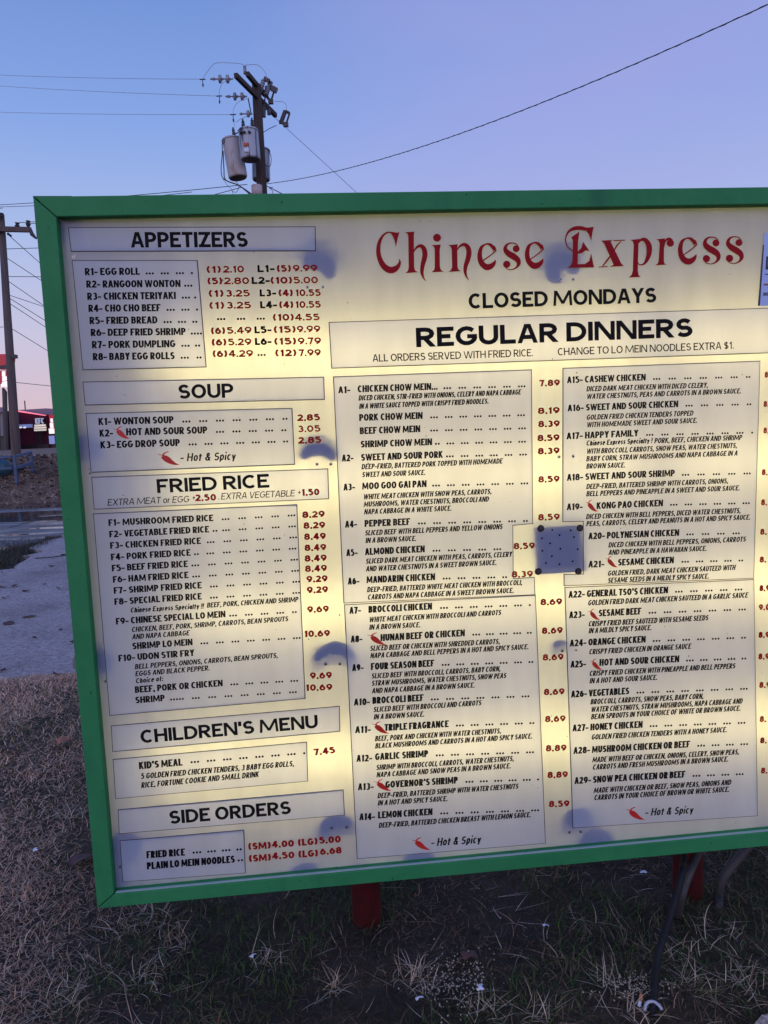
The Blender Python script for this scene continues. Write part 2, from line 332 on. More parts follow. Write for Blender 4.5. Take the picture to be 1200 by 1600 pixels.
# ------------------------------------------------------------------ dry lawn (nobody could count it)
def blades(name, pos, length, width, lean, col, label, seg=3):
    n = len(pos); ang = np.random.rand(n)*2*np.pi; dx, dy = np.cos(ang), np.sin(ang)
    sxv, syv = -dy, dx
    V = np.zeros((n, seg*2+1, 3)); curl = (np.random.rand(n)-.5)*(1.2 if seg != 3 else 1.9)
    for k in range(seg+1):
        t = k/seg; a = ang + curl*t; hx = np.cos(a); hy = np.sin(a)
        ll = length*t
        hz = ll*np.cos(lean)*(1-.45*t*np.sin(lean)); hd = ll*np.sin(lean)*(1+.1*t)
        cx = pos[:, 0]+hx*hd; cy = pos[:, 1]+hy*hd; cz = pos[:, 2]+hz
        wv = width*(1-t)*(.5 if k else .4)+.0003
        if k < seg:
            V[:, 2*k, 0] = cx-sxv*wv; V[:, 2*k, 1] = cy-syv*wv; V[:, 2*k, 2] = cz
            V[:, 2*k+1, 0] = cx+sxv*wv; V[:, 2*k+1, 1] = cy+syv*wv; V[:, 2*k+1, 2] = cz
        else: V[:, 2*k, 0] = cx; V[:, 2*k, 1] = cy; V[:, 2*k, 2] = cz
    nv = seg*2+1
    base = (np.arange(n)*nv)[:, None]
    loops = []
    q = np.concatenate([base+np.array([[2*k, 2*k+1, 2*k+3, 2*k+2]]) for k in range(seg-1)], axis=1).reshape(-1, 4) if seg > 1 else np.zeros((0, 4), int)
    tr = (base+np.array([[2*seg-2, 2*seg-1, 2*seg]])).reshape(-1, 3)
    me = bpy.data.meshes.new(name); me.vertices.add(n*nv); me.vertices.foreach_set('co', V.reshape(-1))
    lp = np.concatenate([q.reshape(-1), tr.reshape(-1)]); me.loops.add(len(lp)); me.loops.foreach_set('vertex_index', lp)
    tot = np.concatenate([np.full(len(q), 4), np.full(len(tr), 3)]); st = np.concatenate([[0], np.cumsum(tot)[:-1]])
    me.polygons.add(len(tot)); me.polygons.foreach_set('loop_start', st); me.update(calc_edges=True)
    ca = me.color_attributes.new('tint', 'FLOAT_COLOR', 'POINT')
    cc = np.ones((n, nv, 4)); cc[:, :, :3] = col[:, None, :]; ca.data.foreach_set('color', cc.reshape(-1))
    me.materials.append(M['blade']); o = bpy.data.objects.new(name, me); C.objects.link(o)
    o['kind'] = 'stuff'; o['label'] = label; o['category'] = 'grass'; return o
mb = bpy.data.materials.new('grass_blade'); mb.use_nodes = True; tb = mb.node_tree; pb = tb.nodes['Principled BSDF']; pb.inputs['Roughness'].default_value = .75
at_n = tb.nodes.new('ShaderNodeAttribute'); at_n.attribute_name = 'tint'; tb.links.new(at_n.outputs['Color'], pb.inputs['Base Color']); pb.inputs['Specular IOR Level'].default_value = .25
M['blade'] = mb
palette = np.array([(.46, .33, .26), (.36, .25, .19), (.24, .165, .125), (.54, .43, .37), (.12, .085, .06), (.055, .065, .026), (.08, .10, .032), (.40, .24, .15)])
def fnoise(P, s, seed):
    return np.array([mnoise.noise(Vector((x*s, y*s, seed))) for x, y in P])
def lawn(n, x0, x1, y0, y1, name, label, lmin, lmax):
    P = np.random.rand(n, 2)*[x1-x0, y1-y0]+[x0, y0]
    d1 = fnoise(P, .9, 1.5); d2 = fnoise(P, 4, 7.5)
    # the turf thins out and is greener in front of the board, drier and thicker to the left
    left = np.clip((-P[:, 0]-.6)/1.4, 0, 1); far = np.clip((P[:, 1]-2.3)/1.2, 0, 1)
    dry = np.clip(.22+.6*np.maximum(left, far*.5)+d1*.8+d2*.45, .02, 1)
    keep = np.random.rand(n) < np.clip(.45+dry*.7, 0, 1)
    keep &= ~((P[:, 1] > a.y + (P[:, 0]-a.x)*dr.y/dr.x + .015))
    P = P[keep]; dry = dry[keep]; left_ = np.maximum(left, far*.6)[keep]; n = len(P)
    isdry = np.random.rand(n) < dry
    ci = np.where(isdry, np.random.choice([0, 1, 2, 3, 7], n, p=[.3, .28, .2, .14, .08]), np.random.choice([2, 4, 5, 6, 1], n, p=[.14, .26, .32, .16, .12]))
    col = palette[ci]*np.array([1.17, 1.04, .90])*(.5+.7*np.random.rand(n, 1))*(.36+1.45*left_[:, None])
    L = (lmin+(lmax-lmin)*np.random.rand(n)**1.8); W_ = .0014+.0016*np.random.rand(n)
    lean = np.clip(np.random.normal(1.05, .28, n), .2, 1.5)
    z = np.array([lawn_noise(x, y) for x, y in P]) + np.random.rand(n)*.014*isdry
    return blades(name, np.c_[P, z], L, W_, lean, col, label)
lawn(270000, -3.1, 2.2, 1.45, 5.3, 'lawn_grass', 'dry tangled brown and green grass around the menu board', .014, .07)
# sparse long pale stalks and tufts
def tufts(cent, per, lmax, leanm, pal, name, label):
    pos = []; L = []; lean = []; col = []
    for (x, y, r) in cent:
        for _ in range(per):
            an = random.random()*6.28; q = r*math.sqrt(random.random()); pos.append((x+q*math.cos(an), y+q*math.sin(an), lawn_noise(x, y)))
            L.append(lmax*(.4+.6*random.random())); lean.append(max(.1, random.gauss(leanm, .3))); col.append(np.array(pal[random.randrange(len(pal))])*(.7+.5*random.random()))
    n = len(pos); return blades(name, np.array(pos), np.array(L), np.full(n, .0026), np.array(lean), np.array(col), label, seg=4)
cent = [(*gp(x, y), r) for x, y, r in ((760, 1590, .05), (660, 1540, .04), (520, 1545, .035), (845, 1590, .05), (955, 1545, .05), (1060, 1500, .08), (1150, 1555, .07), (1175, 1520, .07), (1120, 1460, .08), (640, 1520, .05),
        (90, 1570, .07), (130, 1530, .07), (230, 1540, .08), (270, 1480, .06), (200, 1440, .06), (420, 1500, .05), (1090, 1540, .06), (1000, 1590, .05), (70, 1320, .05), (40, 1380, .06), (110, 1270, .05), (250, 1440, .05))]
tufts(cent, 30, .10, 1.0, [(.50, .38, .28), (.38, .26, .17), (.46, .38, .30)], 'dry_tufts', 'taller pale straw tufts standing in the lawn')
rc = [(random.uniform(-2.6, 1.6), random.uniform(1.55, 4.2), .01) for _ in range(600)]
tufts(rc, 2, .13, 1.36, [(.45, .34, .26), (.32, .22, .16), (.40, .33, .26)], 'straw_stalks', 'long pale straw stalks lying on the lawn')
n = 16000                                       # fresh green growth under and in front of the board
P = np.c_[np.random.uniform(-1.0, 1.5, n), np.random.uniform(1.6, 3.0, n)]
gk = (fnoise(P, 2.2, 21.0) > -.02); P = P[gk]; n = len(P)
blades('green_grass', np.c_[P, [lawn_noise(x, y) for x, y in P]], .02+.05*np.random.rand(n), np.full(n, .0022), np.clip(np.random.normal(.75, .3, n), .1, 1.4), np.array([(.05, .085, .022)])*(.4+1.1*np.random.rand(n, 1)), 'short green grass growing below the menu board')
# wedge of grass and dirt between slab and road, and litter on the verge bank
wd = []
for _ in range(7500):
    t = random.random(); px = 100*(1-t) - 60*t*random.random(); 
    py = 838 + (100-px)*.42 + random.gauss(-.06, .11)*(100-px)
    if random.random() < (100-px)/110: wd.append((px, py))
P = np.array([[*gp(*q), 0.0] for q in wd]); n = len(P)
blades('weed_strip', P, .06+.10*np.random.rand(n), np.full(n, .008), np.clip(np.random.normal(.9, .3, n), .1, 1.4), np.array([(.055, .05, .035)])*(.4+1.2*np.random.rand(n, 1)), 'dark weeds growing in the gap between slab and road', seg=2)
n = 60000
P = np.c_[np.random.uniform(-20, -4, n), 19.9+6.6*np.random.rand(n)**.9, np.zeros(n)]
P[:, 2] = [gz(x, y)+.01 for x, y in P[:, :2]]
v_pal = np.array([(.42, .29, .20), (.26, .16, .11), (.10, .065, .045), (.50, .38, .29)])
blades('verge_grass', P, .06+.14*np.random.rand(n), np.full(n, .016), np.clip(np.random.normal(1.15, .3, n), .2, 1.5), v_pal[np.random.randint(0, 4, n)]*(.9+.6*np.random.rand(n, 1)), 'brown dry grass and dead leaves on the bank beyond the road', seg=2)

# ------------------------------------------------------------------ lettering: own stroke alphabet
def arc(cx, cy, ax, ay, a0, a1, n=None):
    n = n or max(3, int(abs(a1-a0)/26)); return [(cx+ax*math.cos(R(a0+(a1-a0)*i/n)), cy+ay*math.sin(R(a0+(a1-a0)*i/n))) for i in range(n+1)]
G = {}
def gl(ch, wd, *st): G[ch] = (wd, st)
gl('A', .98, [(0, 0), (.45, 1)], [(.55, 1), (1, 0)], [(.2, .27), (.8, .27)])
gl('B', .86, [(0, 0), (0, 1)], [(0, 1), (.5, 1)]+arc(.52, .765, .40, .235, 90, -90)+[(0, .53)], [(0, .53), (.55, .53)]+arc(.56, .265, .44, .265, 90, -90)+[(0, 0)])
gl('C', .92, arc(.56, .5, .56, .5, 48, 312, 12))
gl('D', .98, [(0, 0), (0, 1)], [(0, 1), (.35, 1)]+arc(.38, .5, .62, .5, 90, -90, 9)+[(0, 0)])
gl('E', .74, [(0, 0), (0, 1)], [(0, 1), (1, 1)], [(0, .52), (.93, .52)], [(0, 0), (1, 0)])
gl('F', .70, [(0, 0), (0, 1)], [(0, 1), (1, 1)], [(0, .48), (.92, .48)])
gl('G', 1.04, arc(.52, .5, .52, .5, 42, 352, 13), [(.55, .46), (1, .46)])
gl('H', .94, [(0, 0), (0, 1)], [(1, 0), (1, 1)], [(0, .52), (1, .52)])
gl('I', 0, [(0, 0), (0, 1)])
gl('J', .6, [(1, 1), (1, .3)]+arc(.5, .3, .5, .3, 0, -150))
gl('K', .92, [(0, 0), (0, 1)], [(.08, .44), (.92, 1)], [(.32, .60), (1, 0)])
gl('L', .68, [(0, 0), (0, 1)], [(0, 0), (1, 0)])
gl('M', 1.22, [(0, 0), (.06, 1)], [(.06, 1), (.5, .06)], [(.5, .06), (.94, 1)], [(.94, 1), (1, 0)])
gl('N', 1.0, [(0, 0), (0, 1)], [(.02, 1), (.98, 0)], [(1, 0), (1, 1)])
gl('O', 1.08, arc(.5, .5, .5, .5, 0, 360, 16))
gl('P', .80, [(0, 0), (0, 1)], [(0, 1), (.5, 1)]+arc(.52, .715, .48, .285, 90, -90)+[(0, .43)])
gl('Q', 1.08, arc(.5, .5, .5, .5, 0, 360, 16), [(.6, .25), (1, 0)])
gl('R', .88, [(0, 0), (0, 1)], [(0, 1), (.48, 1)]+arc(.50, .73, .44, .27, 90, -90)+[(0, .46)], [(.42, .46), (1, 0)])
gl('S', .80, arc(.5, .74, .46, .26, 28, 250, 8)+arc(.5, .26, .50, .26, 68, -152, 8))
gl('T', .76, [(.5, 0), (.5, 1)], [(0, 1), (1, 1)])
gl('U', .92, [(0, 1), (0, .36)]+arc(.5, .36, .5, .36, 180, 360, 8)+[(1, 1)])
gl('V', .96, [(0, 1), (.46, 0)], [(.54, 0), (1, 1)])
gl('W', 1.42, [(0, 1), (.25, 0)], [(.27, 0), (.49, 1)], [(.51, 1), (.73, 0)], [(.75, 0), (1, 1)])
gl('X', .92, [(0, 1), (1, 0)], [(0, 0), (1, 1)])
gl('Y', .92, [(0, 1), (.5, .42)], [(1, 1), (.5, .42)], [(.5, 0), (.5, .5)])
gl('Z', .86, [(0, 1), (1, 1)], [(.97, 1), (.03, 0)], [(0, 0), (1, 0)])
gl('0', .92, arc(.5, .5, .5, .5, 0, 360, 14))
gl('1', .42, [(.8, 0), (.8, 1)], [(0, .76), (.8, .97)])
gl('2', .86, arc(.5, .72, .48, .28, 165, -32, 8)+[(.03, .02)], [(0, 0), (1, 0)])
gl('3', .86, arc(.47, .75, .42, .25, 145, -90, 7), arc(.47, .27, .50, .27, 90, -145, 8))
gl('4', .96, [(.72, 0), (.72, 1)], [(.70, 1), (0, .27)], [(0, .27), (1, .27)])
gl('5', .90, [(.12, 1), (.92, 1)], [(.14, 1), (.08, .56)], arc(.46, .31, .54, .31, 118, -146, 9))
gl('6', .98, arc(.5, .32, .5, .32, 0, 360, 12), [(.02, .32), (.10, .62), (.34, .86), (.74, 1)])
gl('7', .76, [(0, 1), (1, 1)], [(.98, 1), (.36, 0)])
gl('8', .96, arc(.5, .76, .42, .24, 0, 360, 11), arc(.5, .27, .5, .27, 0, 360, 12))
gl('9', .98, arc(.5, .68, .5, .32, 0, 360, 12), [(.98, .68), (.90, .38), (.66, .14), (.26, 0)])
gl('-', .42, [(0, .36), (1, .36)])
gl('+', .62, [(0, .45), (1, .45)], [(.5, .15), (.5, .75)])
gl("'", 0, [(0, .68), (0, 1)])
gl('!', 0, [(0, .3), (0, 1)], ('dot', 0, .08))
gl('(', .30, [(1, 1.12), (.35, .9), (0, .5), (.35, .1), (1, -.12)]); gl(')', .30, [(0, 1.12), (.65, .9), (1, .5), (.65, .1), (0, -.12)])
gl('$', .74, arc(.5, .72, .46, .23, 28, 250, 8)+arc(.5, .27, .50, .23, 68, -152, 8), [(.5, -.1), (.5, 1.1)])
gl('&', .98, [(1, 0), (.22, .72)]+arc(.45, .80, .24, .20, 200, -60, 7)+[(.12, .42)]+arc(.42, .24, .40, .24, 150, 290, 6)+[(.98, .45)])
gl('.', 0, ('dot', 0, .09)); gl(',', .06, [(.9, .12), (0, -.24)], ('dot', .5, .09)); gl(':', 0, ('dot', 0, .09), ('dot', 0, .55))
xh = .70
gl('a', .62, arc(.5, xh/2, .5, xh/2, 0, 360, 11), [(1, 0), (1, xh)])
gl('c', .56, arc(.56, xh/2, .56, xh/2, 48, 312, 9)); gl('o', .68, arc(.5, xh/2, .5, xh/2, 0, 360, 12))
gl('e', .64, [(.02, .37), (1, .37)]+arc(.5, xh/2, .5, xh/2, 6, 312, 11))
gl('f', .34, [(.4, 0), (.4, .8), (.55, .98), (1, 1)], [(0, .66), (.95, .66)])
gl('h', .56, [(0, 0), (0, 1.02)], arc(.5, .42, .5, .28, 180, 0, 6)+[(1, 0)]); gl('i', 0, [(0, 0), (0, xh)], ('dot', 0, .93))
gl('l', 0, [(0, 0), (0, 1.04)]); gl('n', .56, [(0, 0), (0, xh)], arc(.5, .42, .5, .28, 180, 0, 6)+[(1, 0)])
gl('p', .62, [(0, -.3), (0, xh)], arc(.5, xh/2, .5, xh/2, 0, 360, 11)); gl('r', .30, [(0, 0), (0, xh)], [(0, .45), (.35, .64), (1, .68)])
gl('s', .46, arc(.5, .53, .46, .17, 28, 250, 6)+arc(.5, .18, .50, .18, 68, -152, 6)); gl('t', .34, [(.45, 0), (.45, .95)], [(0, .66), (1, .66)])
gl('x', .58, [(0, 0), (1, xh)], [(0, xh), (1, 0)]); gl('y', .60, [(0, xh), (.5, .02)], [(1, xh), (.40, -.3)])

STY = {  # shear, vertical-stroke weight, horizontal-stroke weight, letter gap, width factor
 'item': (.03, .275, .20, .06, .58), 'desc': (.20, .235, .18, .075, .60), 'head': (0, .235, .20, .10, .95),
 'sub': (0, .16, .14, .10, .85), 'price': (0, .31, .25, .11, .75), 'price_l': (0, .25, .22, .12, .8), 'ital': (.18, .14, .125, .10, .95), 'hs': (.18, .19, .15, .10, .62)}
def offset_stroke(pts, tv, th, closed):
    """pts in metres -> ribbon of quads, pen wider across vertical strokes than across horizontal ones"""
    P = np.array(pts, float)/[tv, th]; n = len(P); L = []; Rr = []
    for i in range(n):
        if closed: pa, pc = P[i-1 if i else n-2], P[(i+1) if i < n-1 else 1]
        else: pa, pc = P[max(i-1, 0)], P[min(i+1, n-1)]
        d1 = P[i]-pa; d2 = pc-P[i]
        if np.hypot(*d1) < 1e-9: d1 = d2
        if np.hypot(*d2) < 1e-9: d2 = d1
        d1 = d1/np.hypot(*d1); d2 = d2/np.hypot(*d2); n1 = np.array([-d1[1], d1[0]]); n2 = np.array([-d2[1], d2[0]])
        m = n1+n2; q = np.hypot(*m); m = n1 if q < .2 else m/q; k = 1/max(m.dot(n1), .55)
        if (not closed) and i in (0, n-1) and abs(d1[1]) > .35 and abs(d1[0]) > .02 and pts[i][2:] == (1,):
            pass
        L.append((P[i]+m*k/2)*[tv, th]); Rr.append((P[i]-m*k/2)*[tv, th])
    return L, Rr
def layout(text, sty):
    """glyph cells as (char, index of strokes before, free width before, free width): real width = strokes + k * free"""
    sh, wv, wh, gap, wf = STY[sty]; x = 0; ns = 0; out = []
    for ch in text:
        if ch == ' ': x += .34*wf+gap*.8+(.10 if wf < .8 else 0); continue
        gw, st = G[ch]; gw = 0 if ch in '.,:' else gw
        if ch in 'MW': gw = gw*1.22+.05
        out.append((ch, ns, x, gw*wf)); x += gw*wf + gap; ns += 1
    return out, max(x-gap, .01), ns
def letters(V, F, text, sty, u0, v0, u1, v1, h, z):
    sh, wv, wh, gap, wf = STY[sty]; items, W, ns = layout(text, sty)
    L = math.hypot(u1-u0, v1-v0); dx, dy = (u1-u0)/L, (v1-v0)/L
    if ns*wv > .55*L/h: wv = .55*L/h/ns
    k = (L/h-ns*wv)/W; dotr = max(wv*.55, .11) if sty in ('item', 'price', 'price_l') else max(wv*.55, .07)
    def put(x, y, zz):
        X = x*h + y*h*sh; Y = y*h
        V.append((u0+X*dx-Y*dy, v0+X*dy+Y*dx, zz))
    for ch, n0, xf, fw in items:
        x0 = n0*wv+xf*k; wid = wv+fw*k
        gw, st = G[ch]; tv = wv*(.78 if ch in 'MW' else .9 if ch in 'NAVK' else 1); th = wh
        zi = 0
        for s in st:
            zi += 1; zz = z+.00004*zi
            if s[0] == 'dot':
                cx = x0+wid*(s[1] if gw else .5); cy = s[2]+.02; b = len(V)
                for j in range(8):
                    a_ = math.pi*(j+.5)/4; put(cx+dotr*math.cos(a_), cy+dotr*math.sin(a_), zz)
                F.append(tuple(b+j for j in range(8))); continue
            pts = []
            for i, (X, Y) in enumerate(s):
                x = x0+tv/2+X*max(wid-tv, 0); y = th/2+Y*(1-th)
                end = i in (0, len(s)-1)
                if end:
                    o = s[1] if i == 0 else s[-2]
                    if abs(o[1]-Y) > .15:
                        if Y == 0: y = 0
                        elif Y == 1: y = 1
                    elif abs(o[1]-Y) < 1e-6 and X in (0, 1) : x = x0+X*wid
                pts.append((x, y))
            closed = len(s) > 6 and abs(s[0][0]-s[-1][0]) < 1e-6 and abs(s[0][1]-s[-1][1]) < 1e-6
            La, Ra = offset_stroke(pts, tv, th, closed)
            # cut diagonal ends level with baseline / cap line
            for i in (0, -1):
                if not closed:
                    o = pts[1] if i == 0 else pts[-2]; p = pts[i]
                    if abs(p[1]-o[1]) > .1 and (p[1] in (0, 1)) :
                        sl = (p[0]-o[0])/(p[1]-o[1])
                        for A in (La, Ra):
                            q = A[i]; A[i] = np.array([q[0]+(p[1]-q[1])*sl, p[1]])
            b = len(V)
            for l, r in zip(La, Ra): put(l[0], l[1], zz); put(r[0], r[1], zz)
            for i in range(len(La)-1): F.append((b+2*i+1, b+2*i+3, b+2*i+2, b+2*i))
FR = {1: (90, 330, 2.7273), 2: (110, 580, 2.857), 3: (140, 780, 3.0), 4: (150, 1090, 2.927), 5: (500, 320, 1.7143), 6: (510, 570, 3.2432), 7: (860, 550, 3.5294), 8: (530, 920, 3.2432), 9: (870, 900, 3.5556), 10: (570, 340, 3.871), 11: (860, 330, 3.75), 12: (790, 780, 7.0588), 0: (0, 0, 1)}
def zp(k, x, y): o = FR[k]; return bp(o[0]+x/o[2], o[1]+y/o[2])

# ------------------------------------------------------------------ the menu board
board = thing('menu_board', 'large backlit menu board in a green wooden frame on two red posts', 'menu board', mw=Matrix.Translation(B0))
board['group'] = 'menu board'
def bobj(name, V, F, m, parent=None, smooth=False):
    """V in board coordinates (u, v, n)"""
    return mesh_obj(name, [BM @ Vector(v) - B0 for v in V], F, m, parent or board, smooth)
def ccw(pts):
    s = sum(pts[i][0]*pts[(i+1) % len(pts)][1]-pts[(i+1) % len(pts)][0]*pts[i][1] for i in range(len(pts))); return pts if s > 0 else pts[::-1]
def offs(pts, d):
    n = len(pts); out = []
    for i in range(n):
        p0, p1, p2 = [Vector(pts[j % n]) for j in (i-1, i, i+1)]
        a1 = (p1-p0).normalized(); a2 = (p2-p1).normalized(); n1 = Vector((a1.y, -a1.x)); n2 = Vector((a2.y, -a2.x)); m = (n1+n2).normalized()
        out.append(tuple(p1+m*(d/max(m.dot(n1), .3))))
    return out
def poly_faces(polys):
    flat = [p for q in polys for p in q]; tri = tessellate_polygon([[Vector((*p, 0)) for p in q] for q in polys]); f = []
    for t3 in tri:
        a_, b_, c_ = [Vector((*flat[i], 0)) for i in t3]; k = (b_-a_).cross(c_-a_).z
        if abs(k) < 1e-12: continue
        f.append(tuple(t3) if k > 0 else tuple(reversed(t3)))
    return flat, f

# outer frame rectangle and inner opening in metres on the face plane
OT = bp(52, 307); OBt = bp(152, 1420)
TR = bp(1200, 292); BR = bp(1200, 1322)
UR = OT[0]+3.05                                 # real right-hand end, outside the picture
def ext(p, q, u): k = (q[1]-p[1])/(q[0]-p[0]); return (u, p[1]+k*(u-p[0]))
TRx = ext(OT, TR, UR); BRx = ext(OBt, BR, UR)
IT = bp(87.5, 338.5); IB = bp(178, 1397); ITr = ext(IT, bp(1200, 318.5), UR-.055); IBr = ext(IB, bp(1200, 1300), UR-.055)
FRT = .030                                       # frame stands 30 mm proud of the face
PD = FRT                                          # parallax: outer corner measured on the proud front surface
def front(p):                                    # the same sight line met 30 mm in front of the face plane
    P = B0 + eu*p[0] + ev*p[1]; d = (P-EYEP); t = ((B0+en*FRT)-EYEP).dot(en)/d.dot(en); Q = EYEP + d*t - B0; return (Q.dot(eu), Q.z)
o4 = [front(OT), front(TRx), front(BRx), front(OBt)]; i4 = [front(IT), front(ITr), front(IBr), front(IB)]
def rail(name, a0, a1, b1, b0, m):               # outer a0->a1, inner b0->b1, mitred
    g_ = .0015
    P = [Vector((*q, 0)) for q in (a0, a1, b1, b0)]; c = sum(P, Vector())/4; P = [p+(c-p).normalized()*g_ for p in P]
    V = [(p.x, p.y, FRT) for p in P]+[(p.x, p.y, -.012) for p in P]
    F = [(0, 3, 2, 1), (4, 5, 6, 7), (0, 1, 5, 4), (1, 2, 6, 5), (2, 3, 7, 6), (3, 0, 4, 7)]
    o = bobj(name, V, F, m); md = o.modifiers.new('bevel', 'BEVEL'); md.width = .0022; md.segments = 2; return o
T = [(o4[0], o4[1], i4[1], i4[0]), (o4[1], o4[2], i4[2], i4[1]), (o4[2], o4[3], i4[3], i4[2]), (o4[3], o4[0], i4[0], i4[3])]
for q in T: rail('frame_rail', *q, M['green'])
# the loose outer cladding laths at the top left corner
def lath(pxs, n0, n1):
    P = [front(bp(*p)) for p in pxs]; V = [(*p, n1) for p in P]+[(*p, n0) for p in P]
    return bobj('frame_lath', V, [(0, 3, 2, 1), (4, 5, 6, 7), (0, 1, 5, 4), (1, 2, 6, 5), (2, 3, 7, 6), (3, 0, 4, 7)], M['greend'])
lath([(50.5, 305.3), (111, 305.3), (115, 308.0), (50.5, 308.2)], -.02, .026)
lath([(50.6, 307.5), (53.2, 307.5), (59.5, 371.5), (56.0, 371.5)], -.02, .024)
lath([(61.8, 431), (63.6, 431), (66, 446), (64.0, 446)], -.02, .024)

q0, q1 = i4[3], i4[2]                            # pale strip whose colour paints the sky-lit, weathered inner edge of the bottom rail
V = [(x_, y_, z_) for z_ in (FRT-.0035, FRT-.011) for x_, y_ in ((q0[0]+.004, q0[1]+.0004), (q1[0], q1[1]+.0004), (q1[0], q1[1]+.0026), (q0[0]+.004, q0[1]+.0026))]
bobj('lit_edge_strip', V, [(0, 1, 2, 3), (7, 6, 5, 4), (3, 2, 6, 7), (0, 3, 7, 4), (1, 5, 6, 2), (0, 4, 5, 1)], mat('pale_lit_edge', (.30, .42, .42), .5))
# panels (front sheets) and face with cut-outs
PANELS = [
 ('APPETIZERS heading', [(107.6, 356.4), (492, 355), (492.6, 391.6), (112, 392.5)]),
 ('appetizers list', [(113.5, 407.7), (308, 407.7), (321.8, 573), (130.3, 577.5)]),
 ('SOUP heading', [(130.3, 597.5), (505.5, 589.8), (506.5, 623.7), (133.8, 632.5)]),
 ('soup list', [(135, 646.5), (455.8, 638.4), (460, 725.2), (143, 737.5)]),
 ('FRIED RICE heading', [(144, 746.2), (511.8, 733), (513.2, 778.8), (147.8, 795.2)]),
 ('fried rice list', [(146.7, 803.3), (463.3, 789), (476.3, 1090.8), (172.2, 1117.3)]),
 ("CHILDREN'S MENU heading", [(174.6, 1134.4), (530, 1103.7), (530.6, 1142), (176.6, 1173.7)]),
 ("children's meal", [(177.3, 1186.7), (478.7, 1159.7), (480.4, 1219.8), (181.4, 1247.2)]),
 ('SIDE ORDERS heading', [(185.2, 1265.3), (536, 1234.2), (537.8, 1272.8), (186.9, 1301.8)]),
 ('side orders list', [(188.3, 1313.8), (380.6, 1297), (383, 1363.3), (192.4, 1377)]),
 ('REGULAR DINNERS heading', [(514.6, 504.4), (1200, 482), (1560, 470.5), (1566, 538), (1200, 551), (518.7, 575)]),
 ('dinners A1 to A6', [(521.4, 589.4), (829.8, 578.3), (831.6, 817.6), (800.5, 820.4), (801.4, 904.6), (834.4, 902.4), (835.3, 928.6), (537.7, 941.6)]),
 ('dinners A7 to A14', [(538.6, 945.3), (836, 930.4), (851.6, 1317), (558.4, 1341)]),
 ('dinners A15 to A21', [(879.8, 576), (1186.7, 564.7), (1176.8, 903.0), (881.5, 914.6), (881.4, 897.8), (911.5, 897.3), (911.5, 814), (879.5, 814.7)]),
 ('dinners A22 to A29', [(882.7, 918.3), (1177.2, 905.8), (1182.8, 1274), (895.3, 1293)])]
holes = []; pobj = {}
ZP = .0022
for nm, pts in PANELS:
    P = ccw([bp(*p) for p in pts]); big = offs(P, .0011); small = offs(P, -.0004)
    holes.append(big)
    flat, f = poly_faces([small]); n = len(flat)
    V = [(*p, ZP) for p in flat]+[(*p, 0) for p in flat]
    F = f+[(i, i+n, (i+1) % n+n, (i+1) % n) for i in range(n)]
    o = bobj('menu_panel', V, F, M['panel']); o['label'] = 'pale sheet with the '+nm; pobj[nm] = o
    lip = offs(P, .0019); n = len(big); V = [(*p, .0009) for p in lip]+[(*p, .0009) for p in small]
    bobj('panel_edge', V, [(i, (i+1) % n, (i+1) % n+n, i+n) for i in range(n)], M['edge'], o)
outer = ccw([(OT[0]+.02, OT[1]-.02), (UR-.02, TRx[1]-.02), (UR-.02, BRx[1]+.02), (OBt[0]+.02, OBt[1]+.02)])
flat, f = poly_faces([outer]+[h[::-1] for h in holes])
bobj('sign_face', [(*p, 0) for p in flat], f, M['face'])
# cabinet: white inside, closed; tubes run across
u0, u1, v0, v1 = min(OT[0], OBt[0])+.012, UR-.012, OBt[1]+.012, OT[1]-.012; DP = .19
mbk = MB()
ul, ur_ = (OT[0]+.004, OBt[0]+.004), UR-.004
def quad(V): return V
cabV = [(OT[0]+.004, OT[1]-.004, -.013), (UR-.004, TRx[1]-.004, -.013), (UR-.004, BRx[1]+.004, -.013), (OBt[0]+.004, OBt[1]+.004, -.013)]
cabB = [(x, y, -DP) for x, y, z in cabV]
bobj('cabinet', cabV+cabB, [(0, 1, 5, 4), (1, 2, 6, 5), (2, 3, 7, 6), (3, 0, 4, 7), (4, 5, 6, 7)], M['cab'])
k = .006
inV = [(x+(k if i in (0, 3) else -k), y+(-k if i < 2 else k), -.0132) for i, (x, y, z) in enumerate(cabV)]; inB = [(x, y, -DP+.006) for x, y, z in inV]
bobj('cabinet_lining', inV+inB, [(4, 5, 1, 0), (5, 6, 2, 1), (6, 7, 3, 2), (7, 4, 0, 3), (7, 6, 5, 4)], M['lining'])
TU = [bp(600, y)[1] for y in (552, 748, 945, 1172)]
for v in TU:
    uL = bp(265, 800)[0]
    if v == TU[-1]: uL = bp(205, 800)[0]
    for (ua, ub) in ((uL, uL+1.35), (uL+1.42, UR-.1)):
        t = MB().tube([(ua, v, -.105), (ub, v, -.105)], .013, 10)
        bobj('fluorescent_tube', t.v, t.f, M['tube'])
        for e in (ua-.006, ub+.006):
            bx_ = MB().box((e, v, -.145), (.02, .04, .06)); bobj('lamp_holder', bx_.v, bx_.f, M['white'])
